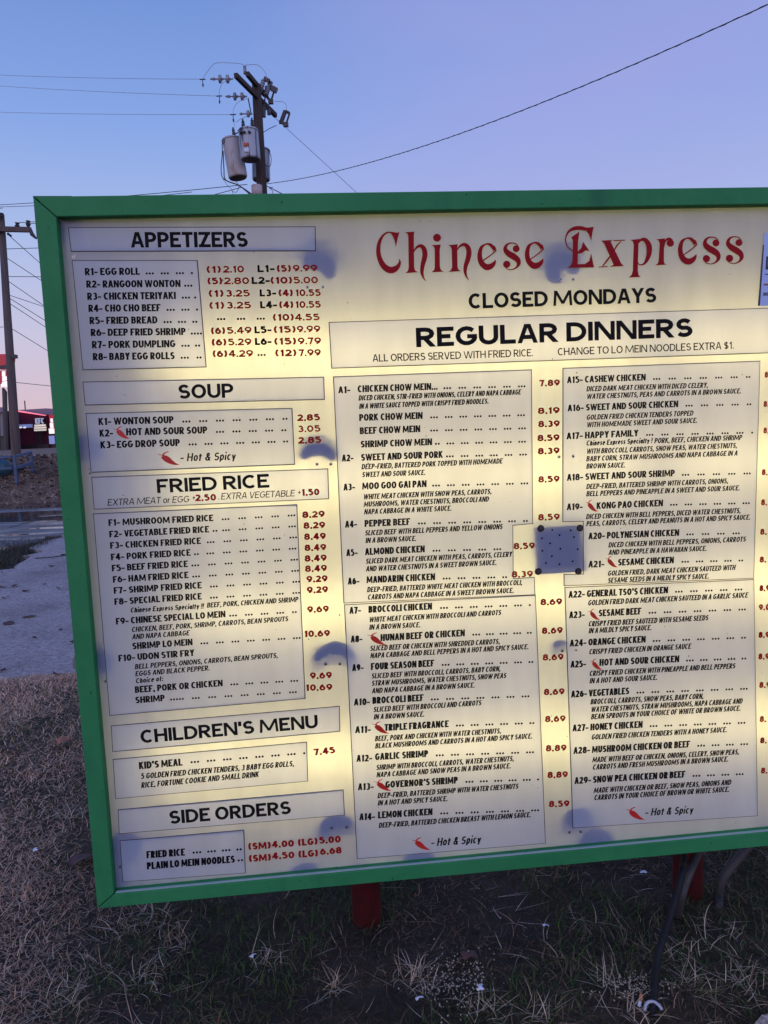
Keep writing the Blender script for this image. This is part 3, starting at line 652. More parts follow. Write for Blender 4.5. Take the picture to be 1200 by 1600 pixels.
# straps at the screws; wide back and bottom-edge plates added to shade the face
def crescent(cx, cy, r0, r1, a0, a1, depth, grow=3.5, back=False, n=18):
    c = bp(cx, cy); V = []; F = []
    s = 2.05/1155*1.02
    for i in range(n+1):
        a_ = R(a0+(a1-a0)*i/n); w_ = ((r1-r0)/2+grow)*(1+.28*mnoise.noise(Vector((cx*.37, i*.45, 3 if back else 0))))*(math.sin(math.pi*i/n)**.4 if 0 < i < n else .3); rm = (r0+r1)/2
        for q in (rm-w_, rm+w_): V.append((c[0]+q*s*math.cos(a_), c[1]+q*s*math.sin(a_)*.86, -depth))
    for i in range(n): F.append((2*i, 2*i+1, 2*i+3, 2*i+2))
    o = bobj('strap_shade_plate', V, F, M['cab'])
    if back: o['label'] = 'added wider plate that softens the strap shadow'
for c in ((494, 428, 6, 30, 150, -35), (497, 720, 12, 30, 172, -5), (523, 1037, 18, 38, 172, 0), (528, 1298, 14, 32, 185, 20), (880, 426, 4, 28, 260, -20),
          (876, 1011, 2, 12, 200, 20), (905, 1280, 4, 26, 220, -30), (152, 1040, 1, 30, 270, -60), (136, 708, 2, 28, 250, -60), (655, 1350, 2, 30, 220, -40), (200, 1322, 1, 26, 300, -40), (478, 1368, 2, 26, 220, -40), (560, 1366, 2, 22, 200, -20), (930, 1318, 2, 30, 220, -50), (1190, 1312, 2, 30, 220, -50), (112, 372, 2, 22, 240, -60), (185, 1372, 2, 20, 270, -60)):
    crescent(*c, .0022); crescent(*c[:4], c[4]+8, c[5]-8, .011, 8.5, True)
# drilled patch plate with four black bolts
P = ccw([bp(*p) for p in ((833, 822), (909, 817), (916, 894), (838, 899))])
n = 4; V = [(*p, -.004) for p in P]+[(*p, -.008) for p in P]
bobj('patch_shade_plate', V, [(0, 1, 2, 3), (7, 6, 5, 4), (0, 4, 5, 1), (1, 5, 6, 2), (2, 6, 7, 3), (3, 7, 4, 0)], M['cab'])
def disc(name, u, v, r, n0, n1, m, n=10, parent=None, dome=0):
    V = [(u+r*math.cos(2*math.pi*i/n), v+r*math.sin(2*math.pi*i/n), n0) for i in range(n)]+[(u+r*.92*math.cos(2*math.pi*i/n), v+r*.92*math.sin(2*math.pi*i/n), n1) for i in range(n)]+[(u, v, n1+dome)]
    F = [(i, (i+1) % n, (i+1) % n+n, i+n) for i in range(n)]+[(n+i, n+(i+1) % n, 2*n) for i in range(n)]
    return bobj(name, V, F, m, parent)
for x, y in ((388, 322), (820, 318), (360, 797), (802, 797)):
    p = zp(12, x, y); o = disc('bolt', *p, .0103, .0001, .003, M['blk'], 14); disc('bolt_head', *p, .0058, .003, .007, M['dark'], 6, o, .0004)
for x, y in ((514, 340), (594, 396), (400, 430), (490, 487), (603, 546), (405, 569), (510, 628), (445, 703), (595, 717), (718, 343), (753, 418), (795, 551), (740, 685)):
    disc('rivet', *zp(12, x, y), .0028, .0001, .0012, M['ink'], 8)
for x, y in ((116, 402), (141, 739.5), (165.5, 1064.5), (188, 1354), (480.4, 448.8), (504.6, 448.8), (495.4, 725.4), (517, 725.4), (509, 1037.5), (531, 1037.5), (518.3, 1293.3), (541.6, 1292.3), (876, 436.7), (895, 437), (873.6, 714), (895, 713), (878.5, 1017.2), (899.5, 1015.5), (889.5, 1300.5), (907, 1299.5)):
    o = disc('screw', *bp(x, y), .0047, .0001 if x not in (895, 899.5) else ZP, .0022, M['steel'], 10); disc('screw_recess', *bp(x, y), .0022, .0022 if x not in (895, 899.5) else ZP+.0022, .0026, M['blk'], 6, o)

V, F = [], []
for _ in range(150):
    u_, v_ = random.uniform(.08, 2.2)+OT[0], random.uniform(OBt[1]+.08, OT[1]-.05); r_ = random.uniform(.0006, .0016)*(1 if random.random() < .9 else 1.6); b = len(V)
    V += [(u_+r_*math.cos(i*1.26), v_+r_*math.sin(i*1.26)*random.uniform(.5, 1.5), ZP+.0002) for i in range(5)]; F.append(tuple(b+i for i in range(5)))
o = bobj('dirt_specks', V, F, M['edge']); o['kind'] = 'stuff'

# ---- text tables: (frame, style, text, x0, y0, x1, y1) in the frame's own pixels
def word(parent, rows, name, m, z, cap, frame):
    V, F = [], []
    for r in rows:
        sty, text, x0, y0, x1, y1 = r[:6]; c = r[6] if len(r) > 6 else cap[sty]
        A = zp(frame, x0, y0); B = zp(frame, x1, y1); U = zp(frame, x0, y0-c)
        h = math.hypot(U[0]-A[0], U[1]-A[1]); letters(V, F, text, sty, A[0], A[1], B[0], B[1], h, z)
    return bobj(name, V, F, m, parent)
def chili(parent, frame, x0, y0, x1, y1):
    V, F = [], []
    def q(x, y): return zp(frame, x0+(x1-x0)*x, y0+(y1-y0)*y)
    body = [(.22, .36, .10), (.32, .46, .17), (.45, .62, .18), (.60, .78, .14), (.80, .92, .08), (1.0, .98, .01)]
    stem = [(.26, .40, .05), (.24, .25, .045), (.34, .12, .04), (.50, .04, .03)]; curl = [(.22, .30, .03), (.06, .26, .02), (.0, .20, .02)]
    obs = []
    for pts, zz in ((body, .0006), (stem, .0007), (curl, .00065)):
        b = len(V)
        for i, (x, y, wd_) in enumerate(pts):
            p, p2 = pts[max(i-1, 0)], pts[min(i+1, len(pts)-1)]; d = Vector((p2[0]-p[0], p2[1]-p[1])).normalized()
            for s in (-1, 1): V.append((*q(x-d.y*wd_*s, y+d.x*wd_*s), ZP+zz))
        for i in range(len(pts)-1): F.append((b+2*i, b+2*i+2, b+2*i+3, b+2*i+1))
    bobj('chili_pepper_print', V, F, M['chili'], parent)
def dots(x0, y0, x1, y1, s): return ('item', s, x0, y0, x1, y1)
def D(n, tail=''): return ' '.join(['...']*n)+((' '+tail) if tail else '')
ZT = ZP+.0003; ZF = ZT
# the dots text needs wide gaps
STY['dots'] = (0, .26, .22, .09, .62)
def line(panel, frame, title, dot, desc, cap, slope=None):
    rows = []
    for t in title: rows.append(('item',)+t)
    for d in dot: rows.append(('dots',)+d)
    for d in desc: rows.append(('desc',)+d)
    return word(pobj[panel], rows, 'dish_lettering', M['ink'], ZT, cap, frame)
def dl(x0, y0, x1, y1, n, tail=''):
    return (n, tail, x0, y0, x1, y1)
def dotrow(V, F, frame, x0, y0, x1, y1, groups, cap):
    """round leader dots, groups = list of counts, evenly spread"""
    A = zp(frame, x0, y0); B = zp(frame, x1, y1); U = zp(frame, x0, y0-cap); h = math.hypot(U[0]-A[0], U[1]-A[1])
    L = math.hypot(B[0]-A[0], B[1]-A[1]); dx, dy = (B[0]-A[0])/L, (B[1]-A[1])/L; ip = h*.42; r = h*.16
    spans = [(g-1)*ip for g in groups]; free = L-2*r-sum(spans); gp_ = free/max(len(groups)-1, 1); x = r
    for g_, sp in zip(groups, spans):
        for k in range(g_):
            cx = x+k*ip; b = len(V)
            for j in range(8):
                a_ = math.pi*(j+.5)/4; X, Y = cx+r*math.cos(a_), r*1.1+r*math.sin(a_); V.append((A[0]+X*dx-Y*dy, A[1]+X*dy+Y*dx, ZT))
            F.append(tuple(b+j for j in range(8)))
        x += sp+gp_
def dish(panel, frame, cap, *rows):
    """rows: ('t'|'d'|'h'|'..', text or groups, x0, y0, x1, y1)"""
    sm = {'t': 'item', 'd': 'desc', 'h': 'hs'}
    nm_ = {'t': 'dish_name', 'd': 'dish_description', 'h': 'spice_note', '..': 'leader_dots'}
    for r in rows:
        V, F = [], []
        k_, tx, x0, y0, x1, y1 = r[:6]
        if k_ == '..':
            dotrow(V, F, frame, x0, y0, x1, y1, tx, cap['t']); bobj('leader_dots', V, F, M['ink'], pobj[panel])['kind'] = 'stuff'; continue
        sty = sm[k_]; c = r[6] if len(r) > 6 else cap[k_]
        A = zp(frame, x0, y0); B = zp(frame, x1, y1); U = zp(frame, x0, y0-c); h = math.hypot(U[0]-A[0], U[1]-A[1])
        letters(V, F, tx, sty, A[0], A[1], B[0], B[1], h, ZT)
        bobj(nm_[k_], V, F, M['ink'], pobj[panel])
def sl(frame, xa, ya, xb, yb): return ya
T3 = lambda n, *tail: [3]*n+list(tail)

c1 = {'t': 31, 'd': 24, 'h': 34}; pn = 'appetizers list'
for t, x0, y0, x1, y1, dx0, dx1, gr in (("R1- EGG ROLL", 118, 274, 352, 272, 376, 578, T3(3, 1)), ("R2- RANGOON WONTON", 124, 327, 525, 324, 540, 577, [3]), ("R3- CHICKEN TERIYAKI", 128, 379, 505, 375, 530, 592, [3, 1]),
    ("R4- CHO CHO BEEF", 133, 430, 440, 427, 465, 600, T3(2, 1)), ("R5- FRIED BREAD", 138, 482, 427, 479, 452, 597, T3(2, 2)), ("R6- DEEP FRIED SHRIMP", 143, 533, 547, 528, 568, 608, [4]),
    ("R7- PORK DUMPLING", 148, 585, 503, 580, 528, 609, [3, 2]), ("R8- BABY EGG ROLLS", 152, 636, 500, 631, 525, 615, [3, 2])):
    s_ = (y1-y0)/(x1-x0); dish(pn, 1, c1, ('t', t, x0, y0, x1, y1), ('..', gr, dx0, y1+(dx0-x1)*s_, dx1, y1+(dx1-x1)*s_))
def heading(panel, frame, rows):
    V, F = [], []
    for sty, tx, x0, y0, x1, y1, c in rows:
        A = zp(frame, x0, y0); B = zp(frame, x1, y1); U = zp(frame, x0, y0-c); h = math.hypot(U[0]-A[0], U[1]-A[1]); letters(V, F, tx, sty, A[0], A[1], B[0], B[1], h, ZT)
    return bobj('heading_lettering', V, F, M['ink'], pobj[panel] if panel else board)
def redtext(parent, frame, rows, z, sty='price', m='red', name='price_lettering'):
    for r in rows:
        V, F = [], []
        tx, x0, y0, x1, y1, c = r[:6]; st_ = r[6] if len(r) > 6 else sty
        A = zp(frame, x0, y0); B = zp(frame, x1, y1); U = zp(frame, x0, y0-c); h = math.hypot(U[0]-A[0], U[1]-A[1]); letters(V, F, tx, st_, A[0], A[1], B[0], B[1], h, z)
        bobj(name, V, F, M[m], parent)
for y0_, y1_, a1, b1, l1_, c_, d_ in ((264, 257, ("(1)", 636, 697), ("2.10", 706, 795), ("L1-", 853, 925), ("(5)", 935, 995), ("9.99", 1003, 1107)), (313, 308, ("(5)", 640, 703), ("2.80", 710, 817), ("L2-", 828, 905), ("(10)", 908, 1000), ("5.00", 1005, 1110)),
     (366, 362, ("(1)", 645, 708), ("3.25", 717, 820), ("L3-", 862, 932), ("(4)", 942, 1003), ("10.55", 1013, 1122)), (417, 412, ("(1)", 648, 711), ("3.25", 720, 825), ("L4-", 864, 936), ("(4)", 945, 1005), ("10.55", 1013, 1122)),
     (525, 516, ("(6)", 655, 715), ("5.49", 722, 828), ("L5-", 840, 912), ("(15)", 922, 1015), ("9.99", 1020, 1120)), (574, 567, ("(6)", 658, 720), ("5.29", 727, 827), ("L6-", 842, 912), ("(15)", 924, 1017), ("9.79", 1024, 1123)),
     (623, 617, ("(6)", 662, 724), ("4.29", 730, 834), None, ("(12)", 928, 1018), ("7.99", 1028, 1122)), (470, 466, None, None, None, ("(10)", 918, 1007), ("4.55", 1012, 1117))):
    f_ = lambda x: y0_+(y1_-y0_)*(x-640)/480
    redtext(board, 1, [(t, x0, f_(x0), x1, f_(x1), 29) + (('price',) if t[0] == '(' else ('price_l',)) for q in (a1, b1, c_, d_) if q for t, x0, x1 in [q]], ZF)
    if l1_: redtext(board, 1, [(l1_[0], l1_[1], f_(l1_[1]), l1_[2], f_(l1_[2]), 30)], ZF, m='ink', name='code_lettering')
def bdots(frame, x0, y0, x1, y1, g_, cap):
    global ZT
    z_ = ZT; ZT = ZF; V, F = [], []; dotrow(V, F, frame, x0, y0, x1, y1, g_, cap); ZT = z_; bobj('leader_dots', V, F, M['ink'])
bdots(1, 680, 466, 884, 464, T3(3), 31); bdots(1, 852, 619, 890, 618, [3], 31)
heading('APPETIZERS heading', 1, [('head', 'APPETIZERS', 314, 156, 812, 154, 66)])
heading('SOUP heading', 2, [('head', 'SOUP', 484, 124, 730, 118, 64)])
heading('FRIED RICE heading', 2, [('head', 'FRIED RICE', 389, 544, 889, 519, 62), ('ital', 'EXTRA MEAT or EGG', 167, 600, 530, 584, 29), ('ital', '+', 545, 577, 557, 576, 26), ('price', '.', 661, 572, 667, 572, 20), ('ital', 'EXTRA VEGETABLE', 673, 573, 1000, 558, 29), ('ital', '+', 1015, 553, 1028, 552, 26)])
redtext(pobj['FRIED RICE heading'], 2, [('2.50', 558, 580, 652, 577, 30), ('1.50', 1032, 556, 1112, 553, 30)], ZT)
pn = 'soup list'; c2 = {'t': 32, 'd': 25, 'h': 36}
dish(pn, 2, c2, ('t', "K1- WONTON SOUP", 127, 241, 462, 232), ('..', T3(6, 2), 500, 231, 970, 218))
dish(pn, 2, c2, ('t', "K2-", 132, 293, 192, 291), ('t', "HOT AND SOUR SOUP", 250, 287, 612, 278), ('..', T3(4, 2), 650, 277, 965, 269)); chili(pobj[pn], 2, 195, 244, 266, 302)
dish(pn, 2, c2, ('t', "K3- EGG DROP SOUP", 136, 345, 490, 334), ('..', T3(6, 2), 528, 333, 973, 319))
dish(pn, 2, c2, ('h', "- Hot & Spicy", 490, 403, 737, 396)); chili(pobj[pn], 2, 392, 356, 487, 419)
redtext(board, 2, [('2.85', 1013, 223, 1115, 220, 30)], ZF); redtext(board, 2, [('3.05', 1015, 273, 1117, 270, 30)], ZF, 'price_l'); redtext(board, 2, [('2.85', 1017, 324, 1121, 320, 30)], ZF)
pn = 'fried rice list'; c3 = {'t': 31, 'd': 24, 'h': 34}
for t, x0, y0, x1, y1, dr_, pr in (("F1- MUSHROOM FRIED RICE", 90, 125, 581, 102, [(620, 965, T3(5))], ('8.29', 997, 1103, 88)), ("F2- VEGETABLE FRIED RICE", 94, 179, 561, 155, [(577, 595, [2]), (622, 968, T3(5))], ('8.29', 1003, 1105, 139)),
   ("F3- CHICKEN FRIED RICE", 98, 232, 523, 209, [(550, 973, T3(6))], ('8.49', 1006, 1108, 191)), ("F4- PORK FRIED RICE", 102, 286, 475, 264, [(490, 510, [2]), (548, 970, T3(6))], ('8.49', 1008, 1110, 243)),
   ("F5- BEEF FRIED RICE", 106, 338, 462, 317, [(478, 978, T3(7))], ('8.49', 1008, 1112, 293)), ("F6- HAM FRIED RICE", 111, 391, 465, 369, [(482, 982, T3(7))], ('8.49', 1010, 1113, 341)),
   ("F7- SHRIMP FRIED RICE", 115, 443, 527, 417, [(565, 987, T3(6))], ('9.29', 1017, 1116, 390)), ("F8- SPECIAL FRIED RICE", 118, 495, 527, 469, [(565, 987, T3(6))], ('9.29', 1019, 1118, 441)),
   ("F9- CHINESE SPECIAL LO MEIN", 125, 587, 638, 552, [(655, 972, T3(4, 2))], ('9.69', 1020, 1122, 532)), ("SHRIMP LO MEIN", 202, 703, 484, 683, [(520, 990, T3(7))], ('10.69', 1005, 1127, 646)),
   ("F10- UDON STIR FRY", 137, 760, 493, 733, [], None), ("BEEF, PORK OR CHICKEN", 214, 907, 625, 875, [(660, 978, T3(5))], ('9.69', 1033, 1136, 842)), ("SHRIMP", 216, 956, 354, 945, [(378, 442, [5]), (480, 972, T3(7))], ('10.69', 1012, 1138, 898))):
    s_ = -.057 if x1 > 400 else -.06
    ex = []
    if t.startswith('F8'): ex = [('d', "Chinese Express Specialty !!", 192, 531, 535, 511), ('d', "BEEF, PORK, CHICKEN AND SHRIMP", 550, 508, 977, 480)]
    if t.startswith('F9'): ex = [('d', "CHICKEN, BEEF, PORK, SHRIMP, CARROTS, BEAN SPROUTS", 198, 622, 930, 571), ('d', "AND NAPA CABBAGE", 200, 656, 468, 637)]
    if t.startswith('F10'): ex = [('d', "BELL PEPPERS, ONIONS, CARROTS, BEAN SPROUTS,", 213, 796, 882, 742), ('d', "EGGS AND BLACK PEPPER.", 215, 829, 563, 801), ('d', "Choice of:", 217, 862, 345, 851)]
    dish(pn, 3, c3, ('t', t, x0, y0, x1, y1), *[('..', g_, xa, y1+(xa-x1)*s_, xb, y1+(xb-x1)*s_) for xa, xb, g_ in dr_], *ex)
    if pr: redtext(board, 3, [(pr[0], pr[1], pr[3], pr[2], pr[3]-4, 31)], ZF)
heading("CHILDREN'S MENU heading", 4, [('head', "CHILDREN'S MENU", 207, 208, 1016, 137, 61)])
heading('SIDE ORDERS heading', 4, [('head', "SIDE ORDERS", 338, 577, 893, 530, 61)])
c4 = {'t': 33, 'd': 26, 'h': 34}
dish("children's meal", 4, c4, ('t', "KID'S MEAL", 198, 326, 397, 309), ('..', T3(7, 1), 433, 300, 958, 258), ('d', "5 GOLDEN FRIED CHICKEN TENDERS, 3 BABY EGG ROLLS,", 205, 371, 905, 312), ('d', "RICE, FORTUNE COOKIE AND SMALL DRINK", 207, 412, 745, 361))
redtext(board, 4, [('7.45', 997, 263, 1095, 252, 30)], ZF)
dish('side orders list', 4, c4, ('t', "FRIED RICE", 232, 733, 408, 720), ('..', T3(3, 2), 442, 713, 668, 697))
dish('side orders list', 4, c4, ('t', "PLAIN LO MEIN NOODLES", 234, 784, 636, 752), ('..', [2], 648, 749, 668, 747))
redtext(board, 4, [('(SM)', 697, 695, 800, 688, 32), ('4.00', 805, 685, 906, 679, 31), ('(LG)', 924, 677, 1014, 670, 32), ('5.00', 1020, 667, 1120, 660, 31)], ZF)
redtext(board, 4, [('(SM)', 700, 750, 801, 743, 32), ('4.50', 806, 738, 908, 732, 31), ('(LG)', 926, 730, 1016, 724, 32), ('6.68', 1025, 718, 1124, 710, 31)], ZF)
heading(None, 5, [('head', 'CLOSED MONDAYS', 398, 279, 900, 262, 41)]).name = 'closing_day_lettering'
STY['wide'] = (0, .26, .22, .10, .95)
heading('REGULAR DINNERS heading', 5, [('wide', 'REGULAR DINNERS', 258, 382, 997, 354, 52), ('sub', 'ALL ORDERS SERVED WITH FRIED RICE.', 141, 421, 570, 406, 20), ('sub', 'CHANGE TO LO MEIN NOODLES EXTRA $1.', 636, 404, 1107, 386, 20)])

c6 = {'t': 35, 'd': 27, 'h': 40}
def run(pn, frame, cap, sd_, items):
    for code, title, gr, price, desc in items:
        rows = []
        if code: rows.append(('t', *code[:1], code[1], code[2], code[3], code[2]-(code[3]-code[1])*sd_))
        t, x0, y0, x1, y1 = title; rows.append(('t', t, x0, y0, x1, y1))
        for xa, xb, g_ in gr: rows.append(('..', g_, xa, y1-(xa-x1)*sd_, xb, y1-(xb-x1)*sd_))
        for d_ in desc: rows.append(('d',)+d_)
        dish(pn, frame, cap, *rows)
        if price: redtext(board, frame, [(price[0], price[1], price[3], price[2], price[3]-(price[2]-price[1])*.03, price[4] if len(price) > 4 else 33)], ZF)
run('dinners A1 to A6', 6, c6, .024, [
 (("A1-", 60, 145, 121), ("CHICKEN CHOW MEIN...", 158, 140, 563, 126), [(592, 1008, T3(6))], ('7.89', 1078, 1182, 110), [("DICED CHICKEN, STIR-FRIED WITH ONIONS, CELERY AND NAPA CABBAGE", 162, 182, 983, 151), ("IN A WHITE SAUCE TOPPED WITH CRISPY FRIED NOODLES.", 165, 224, 820, 197)]),
 (None, ("PORK CHOW MEIN", 166, 285, 487, 274), [(525, 1005, T3(7))], ('8.19', 1070, 1181, 250), []),
 (None, ("BEEF CHOW MEIN", 169, 352, 475, 341), [(525, 1010, T3(7))], ('8.39', 1072, 1181, 317), []),
 (None, ("SHRIMP CHOW MEIN", 173, 420, 535, 407), [(549, 568, [2]), (607, 1010, T3(6))], ('8.59', 1068, 1180, 388), []),
 (("A2-", 78, 490, 137), ("SWEET AND SOUR PORK", 175, 487, 590, 471), [(605, 1015, T3(6))], ('8.39', 1070, 1180, 454), [("DEEP-FRIED, BATTERED PORK TOPPED WITH HOMEMADE", 177, 530, 890, 500), ("SWEET AND SOUR SAUCE.", 179, 570, 500, 558)]),
 (("A3-", 86, 637, 145), ("MOO GOO GAI PAN", 181, 632, 507, 619), [(535, 1022, T3(7))], ('8.59', 1072, 1180, 597), [("WHITE MEAT CHICKEN WITH SNOW PEAS, CARROTS,", 186, 682, 835, 654), ("MUSHROOMS, WATER CHESTNUTS, BROCCOLI AND", 188, 720, 821, 693), ("NAPA CABBAGE IN A WHITE SAUCE.", 190, 758, 633, 739)]),
 (("A4-", 94, 825, 155), ("PEPPER BEEF", 193, 821, 424, 811), [(463, 1020, T3(7, 2))], ('8.59', 1071, 1181, 789), [("SLICED BEEF WITH BELL PEPPERS AND YELLOW ONIONS", 194, 865, 890, 832), ("IN A BROWN SAUCE.", 197, 903, 454, 892)]),
 (("A5-", 100, 969, 158), ("ALMOND CHICKEN", 195, 964, 498, 949), [(537, 885, T3(5))], ('8.59', 947, 1055, 935), [("SLICED DARK MEAT CHICKEN WITH PEAS, CARROTS, CELERY", 198, 1008, 938, 972), ("AND WATER CHESTNUTS IN A SWEET BROWN SAUCE.", 199, 1047, 860, 1014)]),
 (("A6-", 108, 1113, 167), ("MANDARIN CHICKEN", 203, 1106, 550, 1090), [(588, 915, T3(4, 2))], ('8.39', 937, 1045, 1078), [("DEEP-FRIED, BATTERED WHITE MEAT CHICKEN WITH BROCCOLI,", 205, 1152, 990, 1115), ("CARROTS AND NAPA CABBAGE IN A SWEET BROWN SAUCE.", 208, 1190, 947, 1155)])])
run('dinners A7 to A14', 8, c6, .033, [
 (("A7-", 51, 126, 110), ("BROCCOLI CHICKEN", 148, 121, 470, 104), [(510, 970, T3(6, 1))], ('8.69', 1018, 1128, 83), [("WHITE MEAT CHICKEN WITH BROCCOLI AND CARROTS", 150, 169, 818, 132), ("IN A BROWN SAUCE.", 151, 207, 410, 194)]),
 (("A8-", 58, 271, 117), ("HUNAN BEEF OR CHICKEN", 209, 264, 636, 239), [(673, 975, T3(4, 2))], ('8.69', 1025, 1131, 228), [("SLICED BEEF OR CHICKEN WITH SHREDDED CARROTS,", 155, 314, 812, 278), ("NAPA CABBAGE AND BELL PEPPERS IN A HOT AND SPICY SAUCE.", 157, 351, 957, 305)]),
 (("A9-", 65, 416, 123), ("FOUR SEASON BEEF", 160, 410, 481, 392), [(518, 983, T3(6, 2))], ('8.69', 1029, 1135, 363), [("SLICED BEEF WITH BROCCOLI, CARROTS, BABY CORN,", 162, 454, 815, 416), ("STRAW MUSHROOMS, WATER CHESTNUTS, SNOW PEAS", 163, 491, 844, 451), ("AND NAPA CABBAGE IN A BROWN SAUCE.", 164, 529, 685, 499)]),
 (("A10-", 74, 590, 155), ("BROCCOLI BEEF", 168, 582, 427, 567), [(463, 963, T3(7))], ('8.69', 1035, 1140, 538), [("SLICED BEEF WITH BROCCOLI AND CARROTS", 172, 624, 718, 589), ("IN A BROWN SAUCE.", 174, 661, 430, 646)]),
 (("A11-", 80, 730, 160), ("TRIPLE FRAGRANCE", 229, 719, 554, 699), [(590, 988, T3(5, 2))], ('8.69', 1041, 1145, 675), [("BEEF, PORK AND CHICKEN WITH WATER CHESTNUTS,", 180, 771, 818, 731), ("BLACK MUSHROOMS AND CARROTS IN A HOT AND SPICY SAUCE.", 181, 808, 976, 757)]),
 (("A12-", 87, 875, 166), ("GARLIC SHRIMP", 181, 867, 450, 850), [(488, 986, T3(7))], ('8.89', 1045, 1150, 823), [("SHRIMP WITH BROCCOLI, CARROTS, WATER CHESTNUTS,", 186, 917, 883, 871), ("NAPA CABBAGE AND SNOW PEAS IN A BROWN SAUCE.", 188, 954, 867, 908)]),
 (("A13-", 94, 1019, 174), ("GOVERNOR'S SHRIMP", 233, 1008, 600, 984), [(638, 1012, T3(5, 1))], ('8.89', 1053, 1157, 958), [("DEEP-FRIED, BATTERED SHRIMP WITH WATER CHESTNUTS", 193, 1060, 905, 1011), ("IN A HOT AND SPICY SAUCE.", 194, 1097, 547, 1074)]),
 (("A14-", 101, 1171, 181), ("LEMON CHICKEN", 196, 1162, 472, 1144), [(510, 1012, T3(7))], ('8.59', 1060, 1165, 1105), [("DEEP-FRIED, BATTERED CHICKEN BREAST WITH LEMON SAUCE.", 199, 1210, 969, 1155)])])
for x0, y0, x1, y1 in ((143, 218, 237, 283), (165, 668, 252, 732), (176, 960, 264, 1022), (368, 1255, 461, 1321)): chili(pobj['dinners A7 to A14'], 8, x0, y0, x1, y1)
dish('dinners A7 to A14', 8, c6, ('h', "- Hot & Spicy", 463, 1303, 715, 1286))
c7 = {'t': 37, 'd': 29, 'h': 40}
run('dinners A15 to A21', 7, c7, .022, [
 (None, ("A15- CASHEW CHICKEN", 90, 173, 523, 157), [(563, 1100, T3(6, 2))], ('8.', 1178, 1207, 143, 34), [("DICED DARK MEAT CHICKEN WITH DICED CELERY,", 196, 218, 865, 197), ("WATER CHESTNUTS, PEAS AND CARROTS IN A BROWN SAUCE.", 197, 260, 1047, 229)]),
 (None, ("A16- SWEET AND SOUR CHICKEN", 93, 328, 702, 304), [(742, 1105, T3(4, 2))], ('8.', 1172, 1202, 304, 34), [("GOLDEN FRIED CHICKEN TENDERS TOPPED", 196, 375, 784, 351), ("WITH HOMEMADE SWEET AND SOUR SAUCE.", 197, 416, 806, 391)]),
 (None, ("A17- HAPPY FAMILY", 87, 482, 483, 465), [(525, 1115, T3(7, 1))], ('8.', 1171, 1202, 450, 34), [("Chinese Express Specialty !", 195, 517, 558, 502), ("PORK, BEEF, CHICKEN AND SHRIMP", 570, 504, 1052, 485), ("WITH BROCCOLI, CARROTS, SNOW PEAS, WATER CHESTNUTS,", 196, 562, 1025, 529), ("BABY CORN, STRAW MUSHROOMS AND NAPA CABBAGE IN A", 195, 603, 1028, 571), ("BROWN SAUCE.", 195, 644, 409, 637)]),
 (None, ("A18- SWEET AND SOUR SHRIMP", 89, 710, 683, 685), [(722, 1102, T3(5))], ('8.', 1162, 1195, 680, 34), [("DEEP-FRIED, BATTERED SHRIMP WITH CARROTS, ONIONS,", 195, 756, 976, 724), ("BELL PEPPERS AND PINEAPPLE IN A SWEET AND SOUR SAUCE.", 195, 796, 1040, 763)]),
 (("A19-", 88, 872, 176), ("KONG PAO CHICKEN", 253, 866, 618, 850), [(657, 1097, T3(6))], ('8.', 1158, 1192, 846, 34), [("DICED CHICKEN WITH BELL PEPPERS, DICED WATER CHESTNUTS,", 194, 922, 1045, 888), ("PEAS, CARROTS, CELERY AND PEANUTS IN A HOT AND SPICY SAUCE.", 195, 961, 1098, 924)]),
 (None, ("A20- POLYNESIAN CHICKEN", 207, 1033, 707, 1013), [(747, 1042, T3(4))], ('8.', 1153, 1190, 1008, 34), [("DICED CHICKEN WITH BELL PEPPERS, ONIONS, CARROTS", 317, 1078, 1073, 1045), ("AND PINEAPPLE IN A HAWAIIAN SAUCE.", 317, 1119, 858, 1096)]),
 (("A21-", 207, 1188, 295), ("SESAME CHICKEN", 370, 1178, 678, 1164), [(720, 1060, T3(4, 2))], ('8.', 1150, 1187, 1161, 34), [("GOLDEN FRIED, DARK MEAT CHICKEN SAUTEED WITH", 313, 1234, 1015, 1201), ("SESAME SEEDS IN A MILDLY SPICY SAUCE.", 313, 1273, 870, 1249)])])
for x0, y0, x1, y1 in ((193, 812, 260, 880), (302, 1122, 368, 1187)): chili(pobj['dinners A15 to A21'], 7, x0, y0, x1, y1)
c9 = {'t': 38, 'd': 30, 'h': 41}
